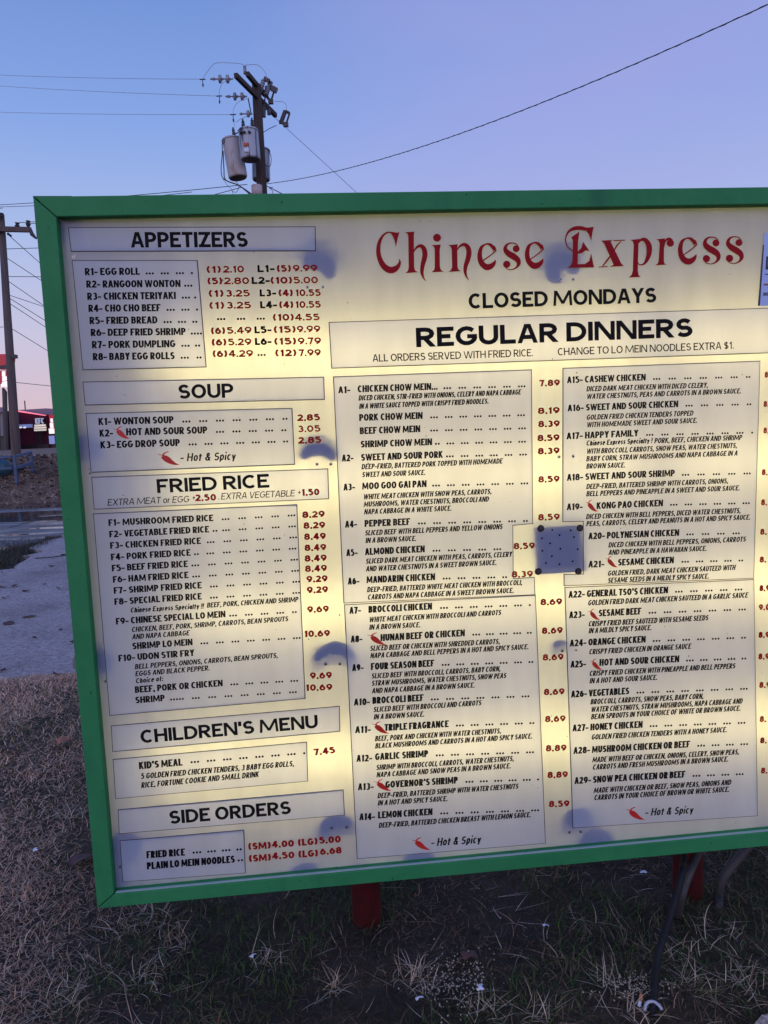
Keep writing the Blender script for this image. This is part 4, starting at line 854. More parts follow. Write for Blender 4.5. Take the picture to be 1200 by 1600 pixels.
run('dinners A22 to A29', 9, c9, .036, [
 (None, ("A22- GENERAL TSO'S CHICKEN", 63, 121, 615, 95), [(654, 1028, T3(5))], ('8.9', 1122, 1180, 84, 34), [("GOLDEN FRIED DARK MEAT CHICKEN SAUTEED IN A GARLIC SAUCE", 170, 163, 1057, 119)]),
 (("A23-", 66, 234, 153), ("SESAME BEEF", 230, 224, 467, 212), [(507, 1048, T3(7))], ('9.0', 1118, 1180, 190, 34), [("CRISPY FRIED BEEF SAUTEED WITH SESAME SEEDS", 173, 280, 837, 245), ("IN A MILDLY SPICY SAUCE.", 174, 318, 523, 300)]),
 (None, ("A24- ORANGE CHICKEN", 70, 391, 491, 368), [(530, 1048, T3(6, 2))], ('8.9', 1117, 1178, 343, 34), [("CRISPY FRIED CHICKEN IN ORANGE SAUCE", 176, 435, 741, 403)]),
 (("A25-", 74, 508, 160), ("HOT AND SOUR CHICKEN", 234, 498, 677, 477), [(715, 1050, T3(4, 2))], ('8.9', 1116, 1177, 463, 34), [("CRISPY FRIED CHICKEN WITH PINEAPPLE AND BELL PEPPERS", 178, 555, 987, 512), ("IN A HOT AND SOUR SAUCE.", 179, 596, 555, 576)]),
 (None, ("A26- VEGETABLES", 77, 674, 400, 655), [(440, 1058, T3(8))], ('8.9', 1121, 1184, 621, 34), [("BROCCOLI, CARROTS, SNOW PEAS, BABY CORN,", 184, 712, 811, 680), ("WATER CHESTNUTS, STRAW MUSHROOMS, NAPA CABBAGE AND", 186, 755, 1027, 707), ("BEAN SPROUTS IN YOUR CHOICE OF WHITE OR BROWN SAUCE.", 187, 795, 1017, 747)]),
 (None, ("A27- HONEY CHICKEN", 85, 862, 474, 841), [(513, 1045, T3(7))], ('8.', 1123, 1160, 810, 34), [("GOLDEN FRIED CHICKEN TENDERS WITH A HONEY SAUCE.", 189, 908, 941, 866)]),
 (None, ("A28- MUSHROOM CHICKEN OR BEEF", 90, 987, 737, 950), [(777, 1060, T3(4))], ('8.', 1126, 1163, 929, 34), [("MADE WITH BEEF OR CHICKEN, ONIONS, CELERY, SNOW PEAS,", 194, 1034, 1008, 989), ("CARROTS AND FRESH MUSHROOMS IN A BROWN SAUCE.", 196, 1075, 949, 1029)]),
 (None, ("A29- SNOW PEA CHICKEN OR BEEF", 96, 1154, 711, 1117), [(751, 1035, T3(4))], ('8.', 1130, 1167, 1096, 34), [("MADE WITH CHICKEN OR BEEF, SNOW PEAS, ONIONS AND", 202, 1204, 964, 1158), ("CARROTS IN YOUR CHOICE OF BROWN OR WHITE SAUCE.", 204, 1244, 954, 1197)])])
for x0, y0, x1, y1 in ((172, 178, 238, 243), (183, 455, 250, 520), (383, 1278, 486, 1352)): chili(pobj['dinners A22 to A29'], 9, x0, y0, x1, y1)
dish('dinners A22 to A29', 9, c9, ('h', "- Hot & Spicy", 487, 1331, 753, 1316))

# ---- the shop title in ornate red letters: variable width strokes and serif wedges
def smooth(pts, k=5):
    P = [np.array(p, float) for p in pts]; P = [2*P[0]-P[1]]+P+[2*P[-1]-P[-2]]; out = []
    for i in range(1, len(P)-2):
        for j in range(k):
            t = j/k; out.append(.5*((2*P[i])+(P[i+1]-P[i-1])*t+(2*P[i-1]-5*P[i]+4*P[i+1]-P[i+2])*t*t+(3*P[i]-P[i-1]-3*P[i+1]+P[i+2])*t**3))
    out.append(P[-2]); return out
def ornate(frame, strokes, polys, circ):
    V, F = [], []; z = ZF
    for st in strokes:
        z += .00004; S = smooth(st); b = len(V)
        for i, s in enumerate(S):
            d = S[min(i+1, len(S)-1)][:2]-S[max(i-1, 0)][:2]; d = d/max(np.hypot(*d), 1e-6); w_ = max(s[2], 2)/2
            V.append((*zp(frame, s[0]-d[1]*w_, s[1]+d[0]*w_), z)); V.append((*zp(frame, s[0]+d[1]*w_, s[1]-d[0]*w_), z))
        for i in range(len(S)-1): F.append((b+2*i, b+2*i+2, b+2*i+3, b+2*i+1))
    for pg in polys:
        z += .00004; P_ = ccw([zp(frame, *p) for p in pg]); fl, f_ = poly_faces([P_]); b = len(V); V += [(*p, z) for p in fl]; F += [tuple(i+b for i in q) for q in f_]
    for (cx, cy, r) in circ:
        z += .00004; b = len(V)
        for j in range(18): V.append((*zp(frame, cx+r*math.cos(j*math.pi/9), cy-r*math.sin(j*math.pi/9)), z))
        F.append(tuple(b+j for j in range(18)))
    bobj('title_letter', V, F, M['red'])
ornate(10, [[(196, 97, 8), (165, 92, 9), (135, 92, 10), (108, 112, 14), (88, 150, 21), (81, 200, 26), (90, 250, 30), (115, 295, 36), (150, 318, 40), (182, 312, 36), (203, 292, 24), (211, 270, 14), (207, 250, 3)]], [[(150, 88), (178, 97), (209, 89), (198, 130), (187, 182), (180, 140), (168, 112)]], [])
ornate(10, [[(292, 215, 5), (308, 187, 12), (332, 172, 20), (354, 185, 28), (363, 220, 32), (358, 255, 30), (349, 290, 26), (345, 330, 21), (353, 362, 12), (368, 386, 3)]],
       [[(240, 90), (300, 86), (296, 108), (298, 300), (304, 322), (321, 331), (245, 337), (261, 322), (265, 300), (262, 112), (256, 98)]], [])
ornate(10, [], [[(400, 168), (459, 164), (452, 200), (454, 300), (460, 318), (477, 328), (402, 332), (418, 318), (422, 300), (422, 190), (416, 176)]], [(436, 123, 24)])
ornate(10, [[(556, 200, 5), (572, 176, 12), (598, 164, 20), (620, 178, 28), (629, 212, 32), (622, 255, 30), (610, 290, 26), (606, 325, 20), (613, 355, 11), (628, 379, 3)]],
       [[(503, 168), (562, 162), (558, 190), (560, 300), (566, 316), (581, 325), (507, 329), (522, 316), (527, 300), (524, 190), (517, 176)]], [])
def e_(frame, ox, oy, k=1):
    q = lambda L: [(ox+x*k, oy+y*k, w*k) for x, y, w in L]
    ornate(frame, [q([(98, 50, 3), (92, 28, 14), (82, 12, 20), (64, 4, 12), (45, 8, 10), (24, 25, 20), (14, 62, 27), (17, 100, 31), (32, 128, 34), (58, 144, 38), (85, 136, 32), (102, 118, 20), (110, 100, 4)]), q([(112, 44, 8), (75, 75, 7), (34, 104, 7)]), q([(88, 14, 12), (100, 26, 20), (110, 42, 10), (113, 48, 3)])], [], [])
def s_l(frame, ox, oy, k=1):
    q = lambda L: [(ox+x*k, oy+y*k, w*k) for x, y, w in L]
    ornate(frame, [q([(97, 28, 5), (85, 10, 6), (62, 3, 7), (38, 6, 10), (20, 22, 18), (18, 46, 28), (38, 68, 36), (65, 84, 38), (90, 104, 34), (97, 128, 24), (84, 150, 12), (58, 163, 6), (30, 160, 5), (12, 145, 6)])], [], [(ox+82*k, oy+38*k, 21*k), (ox+25*k, oy+132*k, 22*k)])
e_(10, 680, 157); s_l(10, 832, 152); e_(10, 967, 149)
ornate(11, [[(130, 233, 5), (105, 215, 5), (89, 185, 6), (90, 150, 8), (108, 118, 14), (140, 102, 22), (175, 100, 24), (208, 106, 20), (235, 106, 12)]],
       [[(195, 100), (252, 93), (245, 125), (237, 174), (224, 138), (208, 118)], [(119, 155), (168, 120), (160, 190), (158, 315), (102, 330), (120, 316), (128, 290), (130, 170)], [(96, 331), (155, 312), (200, 310), (226, 292), (237, 247), (254, 331)], [(156, 240), (180, 216), (189, 180), (228, 236), (205, 230), (185, 246), (156, 252)]], [])
ornate(11, [[(412, 178, 5), (390, 200, 9), (365, 240, 8), (330, 290, 10), (303, 322, 6)]], [[(294, 174), (362, 170), (351, 180), (412, 305), (429, 323), (345, 327), (368, 315), (312, 188)], [(366, 171), (436, 168), (434, 174), (368, 177)], [(280, 326), (333, 322), (332, 328), (281, 331)]], [])
ornate(11, [[(508, 195, 5), (525, 172, 14), (550, 168, 24), (572, 195, 32), (577, 235, 32), (566, 280, 24), (545, 310, 12), (520, 314, 7), (506, 296, 5)]], [[(466, 170), (522, 163), (514, 195), (510, 350), (514, 374), (527, 386), (456, 390), (474, 372), (480, 350), (486, 195), (480, 178)]], [])
ornate(11, [[(662, 215, 5), (670, 178, 10), (690, 162, 14), (712, 170, 12)]], [[(618, 166), (670, 160), (664, 190), (663, 295), (667, 308), (681, 314), (610, 319), (627, 307), (632, 290), (638, 190), (632, 174)]], [(700, 188, 22)])
e_(11, 745, 155, .98); s_l(11, 887, 150, .98); s_l(11, 1022, 148, .98)

# ---- posts under the cabinet
for (xc, yb, yt) in ((573, 1456, 1385), (1083, 1410, 1345)):
    gpt = atz(xc, yb-4, 0); wd_ = .049
    t = MB().tube([(gpt.x, gpt.y+.045, -.25), (gpt.x, gpt.y+.045, 1.9)], wd_, 20); o = t.obj('support_post', M['postred'], None, True)
    o.parent = board; o.matrix_parent_inverse = board.matrix_world.inverted()

# ------------------------------------------------------------------ notice taped to the right of the title
P = [bp(1194, 383), bp(1216, 383), bp(1216, 364), bp(1320, 360), bp(1318, 476), bp(1184, 478)]
nt_ = thing('paper_notice', 'pale blue paper notice taped beside the red shop title at the right edge', 'notice', mw=Matrix.Translation(B0))
def nobj(name, P, z0, z1, m):
    P = ccw(P); fl, f = poly_faces([P]); n = len(fl); V = [(*p, z1) for p in fl]+[(*p, z0) for p in fl]
    F = f+[(i, i+n, (i+1) % n+n, (i+1) % n) for i in range(n)]
    return mesh_obj(name, [BM @ Vector(v) - B0 for v in V], F, m, nt_)
m_pap = mat('notice_paper', (.36, .50, .82), .5); m_navy = mat('notice_dark_print', (.01, .015, .05), .5); m_brick = mat('notice_red_print', (.22, .07, .08), .5)
nobj('paper_sheet', [bp(*p) for p in ((1192.5, 383), (1193.5, 364.5), (1320, 360), (1318, 476), (1184.5, 478))], .0012, .0022, m_pap)
nobj('border_print', [bp(*p) for p in ((1191.2, 383), (1193, 383), (1186.6, 478), (1183.4, 478))], .0024, .0026, m_navy)
nobj('picture_print', [bp(*p) for p in ((1196.5, 401), (1300, 399), (1300, 420), (1195.3, 421.5))], .0024, .0026, m_navy)
nobj('picture_spot', [bp(*p) for p in ((1199, 405), (1210, 403), (1212, 418), (1197.5, 416))], .0028, .0030, m_brick)
nobj('bar_print', [bp(*p) for p in ((1194.5, 428), (1300, 426), (1300, 428), (1194.4, 429.6))], .0024, .0026, m_navy)
nobj('red_bar_print', [bp(*p) for p in ((1192.5, 443.5), (1300, 441), (1300, 444), (1192.3, 446.4))], .0024, .0026, m_brick)
V, F = [], []
A = bp(1192, 462.5); B = bp(1199.5, 462.2); U = bp(1192, 457.5); letters(V, F, 'DIS', 'head', *A, *B, U[1]-A[1], .0026)
mesh_obj('notice_lettering', [BM @ Vector(v) - B0 for v in V], F, M['ink'], nt_)

# ------------------------------------------------------------------ cables at the foot of the board
def foot(px, py): p = atz(px, py, 0); return p
cb = thing('black_cable', 'thick black cable hanging from the board down to the pale ring in the grass', 'cable', foot(1020, 1585))
Pw = [at(1070, 1325, 2.25), at(1067, 1356, 2.12), at(1058, 1395, 2.07), at(1046, 1435, 2.03), at(1033, 1475, 1.98), at(1025, 1510, 1.94), at(1021, 1545, 1.88), foot(1020, 1582)+Vector((0, .0, .01)), foot(1021, 1600)+Vector((0, .05, -.06))]
sm = [Vector(p[:3]) for p in smooth([tuple(p) for p in Pw], 5)]
t = MB().tube([p-cb.location for p in sm], .0108, 12); t.obj('cable_sheath', M['dgrey'], cb, True)
rg = foot(1022, 1590); t = MB().tube([(.023*math.cos(a_), .023*math.sin(a_)*1.0, .012+.012*math.sin(a_)) for a_ in [math.pi*(.05+.9*i/14) for i in range(15)]], .0042, 8)
ro = t.obj('pipe_ring', M['pvc'], None, True); ro.location = (rg.x, rg.y, 0.004); tag(ro, 'pale curved rim of a buried pipe at the foot of the black cable', 'pipe rim')
def pipe(name, pts, r, m, label, coll=None):
    b_ = thing(name, label, 'conduit', pts[-1]); S = [Vector(p[:3])-b_.location for p in smooth([tuple(p) for p in pts], 5)]
    MB().tube(S, r, 12).obj('conduit_pipe', m, b_, True)
    for c0, c1 in (coll or []): MB().tube([Vector(c0)-b_.location, Vector(c1)-b_.location], r*1.22, 12).obj('conduit_coupling', M['pvc' if False else 'grey'], b_, True)
f1 = foot(1057, 1432); f2 = foot(1124, 1420)
pipe('grey_conduit', [at(1092, 1330, 2.24), at(1082, 1352, 2.17), at(1071, 1378, 2.12), at(1064, 1405, 2.11), f1+Vector((0, 0, .0))], .0135, M['grey'], 'short grey conduit bending down in front of the right red post', [(f1+Vector((.002, 0, .015)), f1+Vector((.006, 0, .075)))])
pipe('grey_conduit', [at(1172, 1320, 2.35), at(1148, 1348, 2.32), at(1128, 1376, 2.31), at(1124, 1400, 2.31), f2], .0145, M['grey'], 'bent grey conduit standing in grass right of the right red post')

# ------------------------------------------------------------------ litter in the grass
def leafy(name, px, py, L, Wd, m, label, cat, grp, rot, lift=.03):
    p = foot(px, py); n = 7; V = []; F = []
    for i in range(n):
        t = i/(n-1); w_ = Wd*(math.sin(math.pi*(t*.92+.04)) if L > .05 else .8+.2*math.sin(t*11))*(1+.2*math.sin(9*t)); zc = (.012 if L > .05 else .003)*math.sin(t*4)+.01
        for s in (-1, 0, 1): V.append(((t-.5)*L, s*w_/2, zc+abs(s)*(.008 if L > .05 else -.002)*(1+s*.4)))
    for i in range(n-1):
        for j in range(2): b = i*3+j; F.append((b, b+1, b+4, b+3))
    o = mesh_obj(name, V, F, m, None, False); o.location = (p.x, p.y, lift); o.rotation_euler = (random.uniform(-.3, .3), random.uniform(-.3, .3), rot)
    tag(o, label, cat, grp); return o
ml = mat('dry_leaf', (.30, .14, .09), .7, noise=(40, (.18, .08, .05), .4, .6)); ml2 = mat('dark_leaf', (.10, .04, .035), .7, noise=(40, (.05, .02, .02), .4, .6))
leafy('dead_leaf', 101, 1170, .07, .05, ml, 'curled tan leaf on the lawn left of the board', 'leaf', 'fallen leaves on the lawn', .5)
leafy('dead_leaf', 24, 1090, .075, .05, ml, 'orange leaf near the slab edge at the far left', 'leaf', 'fallen leaves on the lawn', 2.1)
leafy('dead_leaf', 15, 1186, .08, .055, ml2, 'dark red leaf at the left edge of the lawn', 'leaf', 'fallen leaves on the lawn', .2)
leafy('dead_leaf', 130, 1355, .11, .08, ml2, 'large dark red leaf by the lower left corner of the frame', 'leaf', 'fallen leaves on the lawn', .9, .015)
leafy('dead_leaf', 733, 1500, .05, .034, ml2, 'brown red leaf lying in front of the board', 'leaf', 'fallen leaves on the lawn', .3, .01)
mp_ = mat('litter_paper', (.62, .66, .78), .6)
for px, py, L, r_, lb in ((657, 1575, .022, .4, 'crumpled white paper scrap, leftmost in front of the board'), (751, 1557, .024, 1.5, 'small white paper scrap below the brown seed cluster'), (853, 1460, .020, .2, 'tiny white scrap in dark grass below the dinner panels'), (397, 1507, .020, 1.0, 'white scrap in the grass left of the left red post'), (56, 1338, .022, 2, 'pale scrap in thick dry grass at the left'), (1006, 1375, .03, 1.2, 'white paper roll under the bottom rail left of the right post')):
    o = leafy('paper_scrap', px, py, L, L*.75, mp_, lb, 'litter', 'paper scraps in the grass', r_, .022)
cg = foot(1000, 1577); cgt = thing('cigarette_butt', 'orange tipped cigarette butt beside the pipe rim', 'cigarette butt', (cg.x, cg.y, .022))
MB().tube([(0, 0, 0), (.010, .018, .006)], .0045, 8).obj('filter', mat('butt_orange', (.55, .20, .08), .7), cgt); MB().tube([(-.006, -.010, -.003), (-.0003, -.0005, 0)], .0043, 8).obj('paper_end', mp_, cgt)
# scattered pale seeds: uncountable
V, F = [], []
for _ in range(420):
    if random.random() < .6: px, py = random.gauss(712, 30), random.gauss(1545, 24)
    else: px, py = random.gauss(990, 30), random.gauss(1552, 10)
    p = foot(px, py); r_ = random.uniform(.0012, .0032); b = len(V); zz = .02+lawn_noise(p.x, p.y)+random.random()*.008
    V += [(p.x+r_, p.y, zz), (p.x-r_, p.y, zz), (p.x, p.y+r_*1.6, zz), (p.x, p.y-r_*1.6, zz), (p.x, p.y, zz+r_), (p.x, p.y, zz-r_)]
    F += [tuple(b+i for i in q) for q in ((0, 2, 4), (2, 1, 4), (1, 3, 4), (3, 0, 4), (2, 0, 5), (1, 2, 5), (3, 1, 5), (0, 3, 5))]
o = mesh_obj('fallen_seeds', V, F, mat('seed', (.34, .30, .24), .7)); o['kind'] = 'stuff'; o['label'] = 'small pale seeds and crumbs scattered in the dark grass'; o['category'] = 'seeds'
# leaves lying on the slab
V, F = [], []
for px, py, s in ((5, 918, .10), (22, 917, .12), (8, 935, .10), (41, 924, .10), (46, 964, .16), (14, 975, .14), (112, 1005, .07), (80, 885, .10), (68, 914, .06), (92, 920, .06), (55, 998, .05), (95, 985, .05), (90, 1055, .08), (2, 1049, .08), (64, 850, .14), (44, 852, .1), (100, 868, .1)):
    p = atz(px, py, .024); b = len(V); an = random.random()*3; n = 7
    for i in range(n):
        a_ = i*2*math.pi/n; rr = s*.5*random.uniform(.6, 1); V.append((p.x+rr*math.cos(a_), p.y+rr*.8*math.sin(a_), .027+random.random()*.022))
    V.append((p.x, p.y, .03))
    F += [(b+i, b+(i+1) % n, b+n) for i in range(n)]
o = mesh_obj('leaf_litter', V, F, ml2); o['kind'] = 'stuff'; o['label'] = 'dark dead leaves lying about on the pale slab'; o['category'] = 'leaves'
# dead leaves on the verge bank
V, F = [], []
for _ in range(1500):
    y = 20+5.5*random.random()**.8; x = random.uniform(-17, -6); s = random.uniform(.05, .16); z = gz(x, y)+.06; b = len(V); n = 5; an = random.random()*6
    for i in range(n):
        a_ = an+i*2*math.pi/n; V.append((x+s*.6*math.cos(a_), y+s*.6*math.sin(a_), z+random.random()*.08))
    F.append(tuple(b+i for i in range(n)))
o = mesh_obj('bank_leaf_litter', V, F, mat('bank_leaf', (.07, .045, .035), .8)); o['kind'] = 'stuff'; o['label'] = 'dark dead leaves covering the brown bank beyond the road'; o['category'] = 'leaves'

# ------------------------------------------------------------------ utility pole with transformers
PY = 22.0
def zq(x, y): return (300+x/5.4545, 80+y/5.4545)
def P5(x, y, d=PY): return at(*zq(x, y), d)
top = P5(548, 285); low = P5(592, 1100)
dirp = (top-low).normalized(); base = low+dirp*(-(low.z-gz(low.x, low.y)+.3)/dirp.z)
up_ = thing('utility_pole', 'brown wooden utility pole with transformers rising behind the board', 'utility pole', (base.x, base.y, gz(base.x, base.y)))
def pp(mbx, name, m, smooth_=False, parent=None):
    o = mesh_obj(name, [Vector(v)-up_.location for v in mbx.v], mbx.f, m, up_, smooth_)
    if parent is not None: o.parent = parent
    return o
pp(MB().tube([base, low, top], [.17, .145, .125], 16), 'pole_shaft', M['wood'], True)
pp(MB().tube([P5(556, 1240, 21.85), P5(552, 1145, 21.85)], .155, 14), 'pole_wrap', mat('pale_wrap', (.42, .38, .40), .7), True)
def atz5(x, y, z): return atz(*zq(x, y), z)
za = P5(556, 400).z
arm = (atz5(372, 205, za), atz5(712, 548, za)); pp(MB().bar(arm[0], arm[1], .10, .12), 'crossarm', M['wood'])
zb = P5(545, 300).z
arm2 = (atz5(470, 192, zb), atz5(620, 370, zb)); pp(MB().bar(arm2[0], arm2[1], .10, .12), 'crossarm', M['wood'])
pp(MB().tube([P5(452, 195, 21.5), P5(449, 128, 21.5)], .045, 10), 'pin_insulator', M['porc'], True)
pp(MB().bar(P5(478, 400, 21.6), P5(506, 540, 21.9), .025), 'arm_brace', M['dark']); pp(MB().bar(P5(622, 400, 22.3), P5(612, 500, 22.1), .03), 'arm_brace', M['dark'])
pp(MB().bar(P5(608, 560, 22.1), P5(608, 480, 22.1), .12), 'arm_bracket', M['dark'])
def string(xa, xb, y, bells, d, r):
    a_, b_ = P5(xa, y, d), P5(xb, y, d); mm = MB().tube([a_, b_], .018, 6)
    for bx in bells:
        c = P5(bx, y, d); u = (b_-a_).normalized()
        mm.tube([c-u*.075, c-u*.05, c+u*.01, c+u*.03, c+u*.07], [.03, r, r, .035, .03], 12)
    mm.tube([a_, a_+(b_-a_)*.2], [.02, .045], 8); pp(mm, 'strain_insulator', M['porc'], False)
string(155, 352, 237, (245, 310), 21.0, .105); string(285, 470, 386, (372, 433), 21.5, .10); string(405, 515, 534, (485,), 21.8, .09)
for x, y in ((90, 240), (232, 382), (350, 540)):
    c = P5(x, y, 21.2); mm = MB(); mm.tube([c, c+Vector((0, 0, -.16))], .012, 6); mm.tube([c+Vector((-.08, 0, 0)), c+Vector((.08, 0, 0))], .015, 6); mm.tube([c+Vector((0, 0, -.13)), c+Vector((0, 0, -.2))], [.03, .01], 6); pp(mm, 'line_clamp', M['dark'])
for xa, ya, xb, yb in ((610, 245, 583, 345), (655, 300, 632, 372)):
    mm = MB().tube([P5(xb, yb, 22.2), P5(xa, ya, 22.2)], .055, 10)
    for k in range(5):
        q = P5(xb, yb, 22.2).lerp(P5(xa, ya, 22.2), (k+.5)/5); u = (P5(xa, ya, 22.2)-P5(xb, yb, 22.2)).normalized(); mm.tube([q-u*.02, q, q+u*.02], [.055, .075, .055], 10)
    pp(mm, 'surge_arrester', M['porc'])
def cutout(pts, d=22.3):
    mm = MB(); Q = [P5(*p, d) for p in pts]
    mm.tube([Q[0], Q[1]], .06, 10); mm.tube([Q[1], Q[2]], .04, 6); mm.tube([Q[2], Q[3]], .028, 8); mm.tube([Q[3], Q[0]], .04, 6)
    mm.box(Q[2], (.14, .1, .12)); mm.box(Q[1], (.12, .08, .08)); pp(mm, 'fuse_cutout', M['dark'])
cutout(((795, 510), (760, 605), (800, 625), (832, 530))); cutout(((640, 300), (632, 380), (672, 430), (700, 340)))
mm = MB()
for x, y in ((632, 240), (655, 262), (668, 280), (690, 320), (712, 332), (655, 520), (600, 470)): mm.box(P5(x, y, 22.2), (.13, .1, .09), Matrix.Rotation(x, 3, 'Y'))
pp(mm, 'hardware_clamps', M['dark'])
# transformers
def transformer(xa, ya, xb, yb, r, d, m, nb, label):
    tp, bt = P5(xa, ya, d), P5(xb, yb, d); u = (tp-bt).normalized(); Lc = (tp-bt).length
    ob = MB().tube([bt, bt+u*.03, bt+u*.06, tp-u*.10, tp-u*.06], [r*.93, r, r, r, r*1.0], 28); t0 = pp(ob, 'transformer_tank', m, True); t0['label'] = label
    # children use the same local frame
    def sub(mbx, nm, mt): o = mesh_obj(nm, [Vector(v)-up_.location for v in mbx.v], mbx.f, mt, t0, True); return o
    sub(MB().tube([tp-u*.058, tp-u*.03, tp, tp+u*.035, tp+u*.045], [r*1.05, r*1.06, r*.95, r*.45, .02], 28), 'tank_lid', m)
    sub(MB().tube([bt-u*.012, bt-u*.002], [r*.90, r*.92], 24), 'tank_base', M['tankd'])
    for bx, by in nb:
        q = P5(bx, by, d-.05); mm = MB().tube([q, q+u*.08, q+u*.09, q+u*.15, q+u*.16, q+u*.22], [.045, .05, .035, .045, .028, .02], 10); sub(mm, 'bushing', M['dark'])
    return t0, u, sub
t1, u_, sub1 = transformer(335, 745, 393, 1080, .262, 21.6, M['tank'], ((360, 720),), 'tall rust stained grey transformer tank')
t2, u_, sub2 = transformer(478, 668, 500, 925, .27, 21.2, M['tankb'], ((438, 650), (515, 640)), 'shorter blue grey transformer tank with an orange sticker')
t3, u_, sub3 = transformer(585, 835, 590, 1100, .26, 22.5, M['tankb'], (), 'transformer tank mounted behind the pole')
for bx in (415, 447, 490): 
    q = P5(bx, 692, 20.93); sub2(MB().tube([q+Vector((0, .05, 0)), q-Vector((0, .06, 0))], [.045, .03], 10), 'side_bushing', M['dark'])
def plate(t_, sub, xa, ya, xb, yb, d, m, nm): 
    a_, b_ = P5(xa, ya, d), P5(xb, yb, d); sub(MB().box((a_+b_)/2, (abs(b_.x-a_.x), .015, abs(a_.z-b_.z))), nm, m)
plate(t2, sub2, 440, 780, 482, 808, 20.925, M['orange'], 'warning_sticker'); plate(t2, sub2, 442, 828, 488, 862, 20.925, M['sticker'], 'pale_sticker')
# secondary leads
def lead(pts, r=.012, name='service_lead', d=21.4, m='wire'):
    P_ = [P5(*p, p[2] if len(p) > 2 else d) if len(p) == 2 else P5(p[0], p[1], p[2]) for p in pts]; S = [Vector(q[:3]) for q in smooth([tuple(p) for p in P_], 5)]
    pp(MB().tube(S, r, 6), name, M[m])
lead([(380, 700), (320, 735), (262, 760), (258, 880), (248, 1000), (262, 1080), (330, 1120), (400, 1145), (500, 1225)]); lead([(265, 850), (272, 1000), (285, 1095), (380, 1135), (440, 1170), (508, 1218)], .016)
lead([(400, 690), (340, 720), (290, 745), (265, 790)], .014); lead([(625, 820), (665, 870), (675, 930), (660, 985), (615, 960)], .010, d=22.3)
lead([(90, 240), (120, 190), (175, 120), (230, 98), (400, 105), (450, 125)], .007, 'jumper_wire', m='wirel'); lead([(450, 118), (550, 115), (600, 150), (632, 200), (636, 240)], .007, 'jumper_wire', m='wirel')
lead([(232, 382), (236, 330), (255, 280), (290, 250)], .007, 'jumper_wire', m='wirel'); lead([(350, 540), (358, 480), (400, 430), (470, 405)], .007, 'jumper_wire', m='wirel'); lead([(705, 428), (770, 430), (800, 455), (806, 500)], .007, 'jumper_wire', m='wirel')
lead([(375, 605), (420, 575), (480, 550)], .007, 'jumper_wire', m='wirel'); lead([(358, 580), (362, 640), (360, 690)], .006, 'jumper_wire', m='wirel'); lead([(610, 690), (660, 660), (720, 632)], .009, 'jumper_wire'); lead([(630, 500), (680, 400), (700, 340)], .014, 'jumper_wire')
lead([(690, 1160), (660, 1165), (685, 1190), (690, 1240)], .008); lead([(375, 1110), (400, 1150), (380, 1200), (340, 1195)], .008); lead([(262, 1085), (300, 1140), (340, 1180), (350, 1240)], .006)
# ------------------------------------------------------------------ overhead wires
def wire(a_, b_, s, r, label, m='wire', grp='overhead wires', n=20):
    P_ = sag(a_, b_, s, n); o = MB().tube(P_, r, 6).obj('overhead_wire', M[m]); tag(o, label, 'wire', grp); return o
wire(P5(640, 1130, 22), at(1290, -35, 9), .38, .007, 'thick twisted cable rising from the transformer pole to the upper right')
# helical second strand of that cable
A_ = sag(P5(640, 1130, 22), at(1290, -35, 9), .38, 260); S = []
for i, p in enumerate(A_):
    S.append(p+Vector((0, math.cos(i*1.1), math.sin(i*1.1)))*.008)
tag(MB().tube(S, .0045, 5).obj('overhead_wire', M['wire']), 'thin strand wound around the thick cable at the upper right', 'wire', 'overhead wires')
wire(P5(90, 238, 21.2), at(-260, 99, 34), .15, .006, 'topmost of the three pale wires running left from the pole', 'wirel')
wire(P5(232, 382, 21.3), at(-260, 110, 34), .15, .006, 'middle of the three pale wires running left from the pole', 'wirel')
wire(P5(350, 540, 21.4), at(-260, 163, 34), .12, .006, 'lowest of the three pale wires running left from the pole', 'wirel')
gd = atz(900, 1200, 0)
wire(P5(612, 480, 22), Vector((8.5, 26.5, 1.1)), 0.0, .006, 'straight guy wire slanting from the pole down to the right')
wire(P5(470, 1135, 22), at(-120, 325, 30), .10, .010, 'low wire from the pole to the far left, below the transformers')
wire(P5(420, 1160, 22), at(70, 342, 26), .2, .010, 'lower dark lead sloping left from the pole behind the frame')
wire(P5(640, 1150, 22), Vector((9, 30, 5.2)), .3, .012, 'short dark lead sloping right from the pole behind the frame')

# ------------------------------------------------------------------ left utility pole
LY = 26.0
lt, lb_ = at(1.5, 335, LY), at(25.5, 712, LY)
d_ = (lt-lb_).normalized(); lbase = lb_+d_*(-(lb_.z-gz(lb_.x, lb_.y)+.2)/d_.z)
up2 = thing('utility_pole', 'bare leaning wooden utility pole standing on the bank at the left', 'utility pole', (lbase.x, lbase.y, gz(lbase.x, lbase.y)))
q2 = lambda mbx, nm, m, s=False: mesh_obj(nm, [Vector(v)-up2.location for v in mbx.v], mbx.f, m, up2, s)
q2(MB().tube([lbase, lb_, lt], [.175, .16, .105], 18), 'pole_shaft', M['woodl'], True)
q2(MB().bar(at(-50, 357, LY-.2), at(47, 359, LY-.2), .13, .16), 'crossarm', M['woodl'])
for x, y in ((27, 353), (44, 350), (2, 338)): q2(MB().tube([at(x, y+5, LY-.2), at(x, y, LY-.2), at(x, y-2, LY-.2), at(x, y-5, LY-.2)], [.04, .09, .05, .08], 8), 'pin_insulator', M['dark'])
q2(MB().tube([at(46, 356, LY-.2), at(50, 366, LY-.2), at(57, 373, LY-.2)], [.06, .07, .03], 8), 'hanging_insulator', M['dark'])
q2(MB().tube([at(12, 365, LY-.25), at(18, 369, LY-.25)], [.05, .03], 6), 'arm_bolt', M['dark']); q2(MB().box(at(23, 557, LY-.1), (.12, .2, .12)), 'pole_bolt', M['dark'])
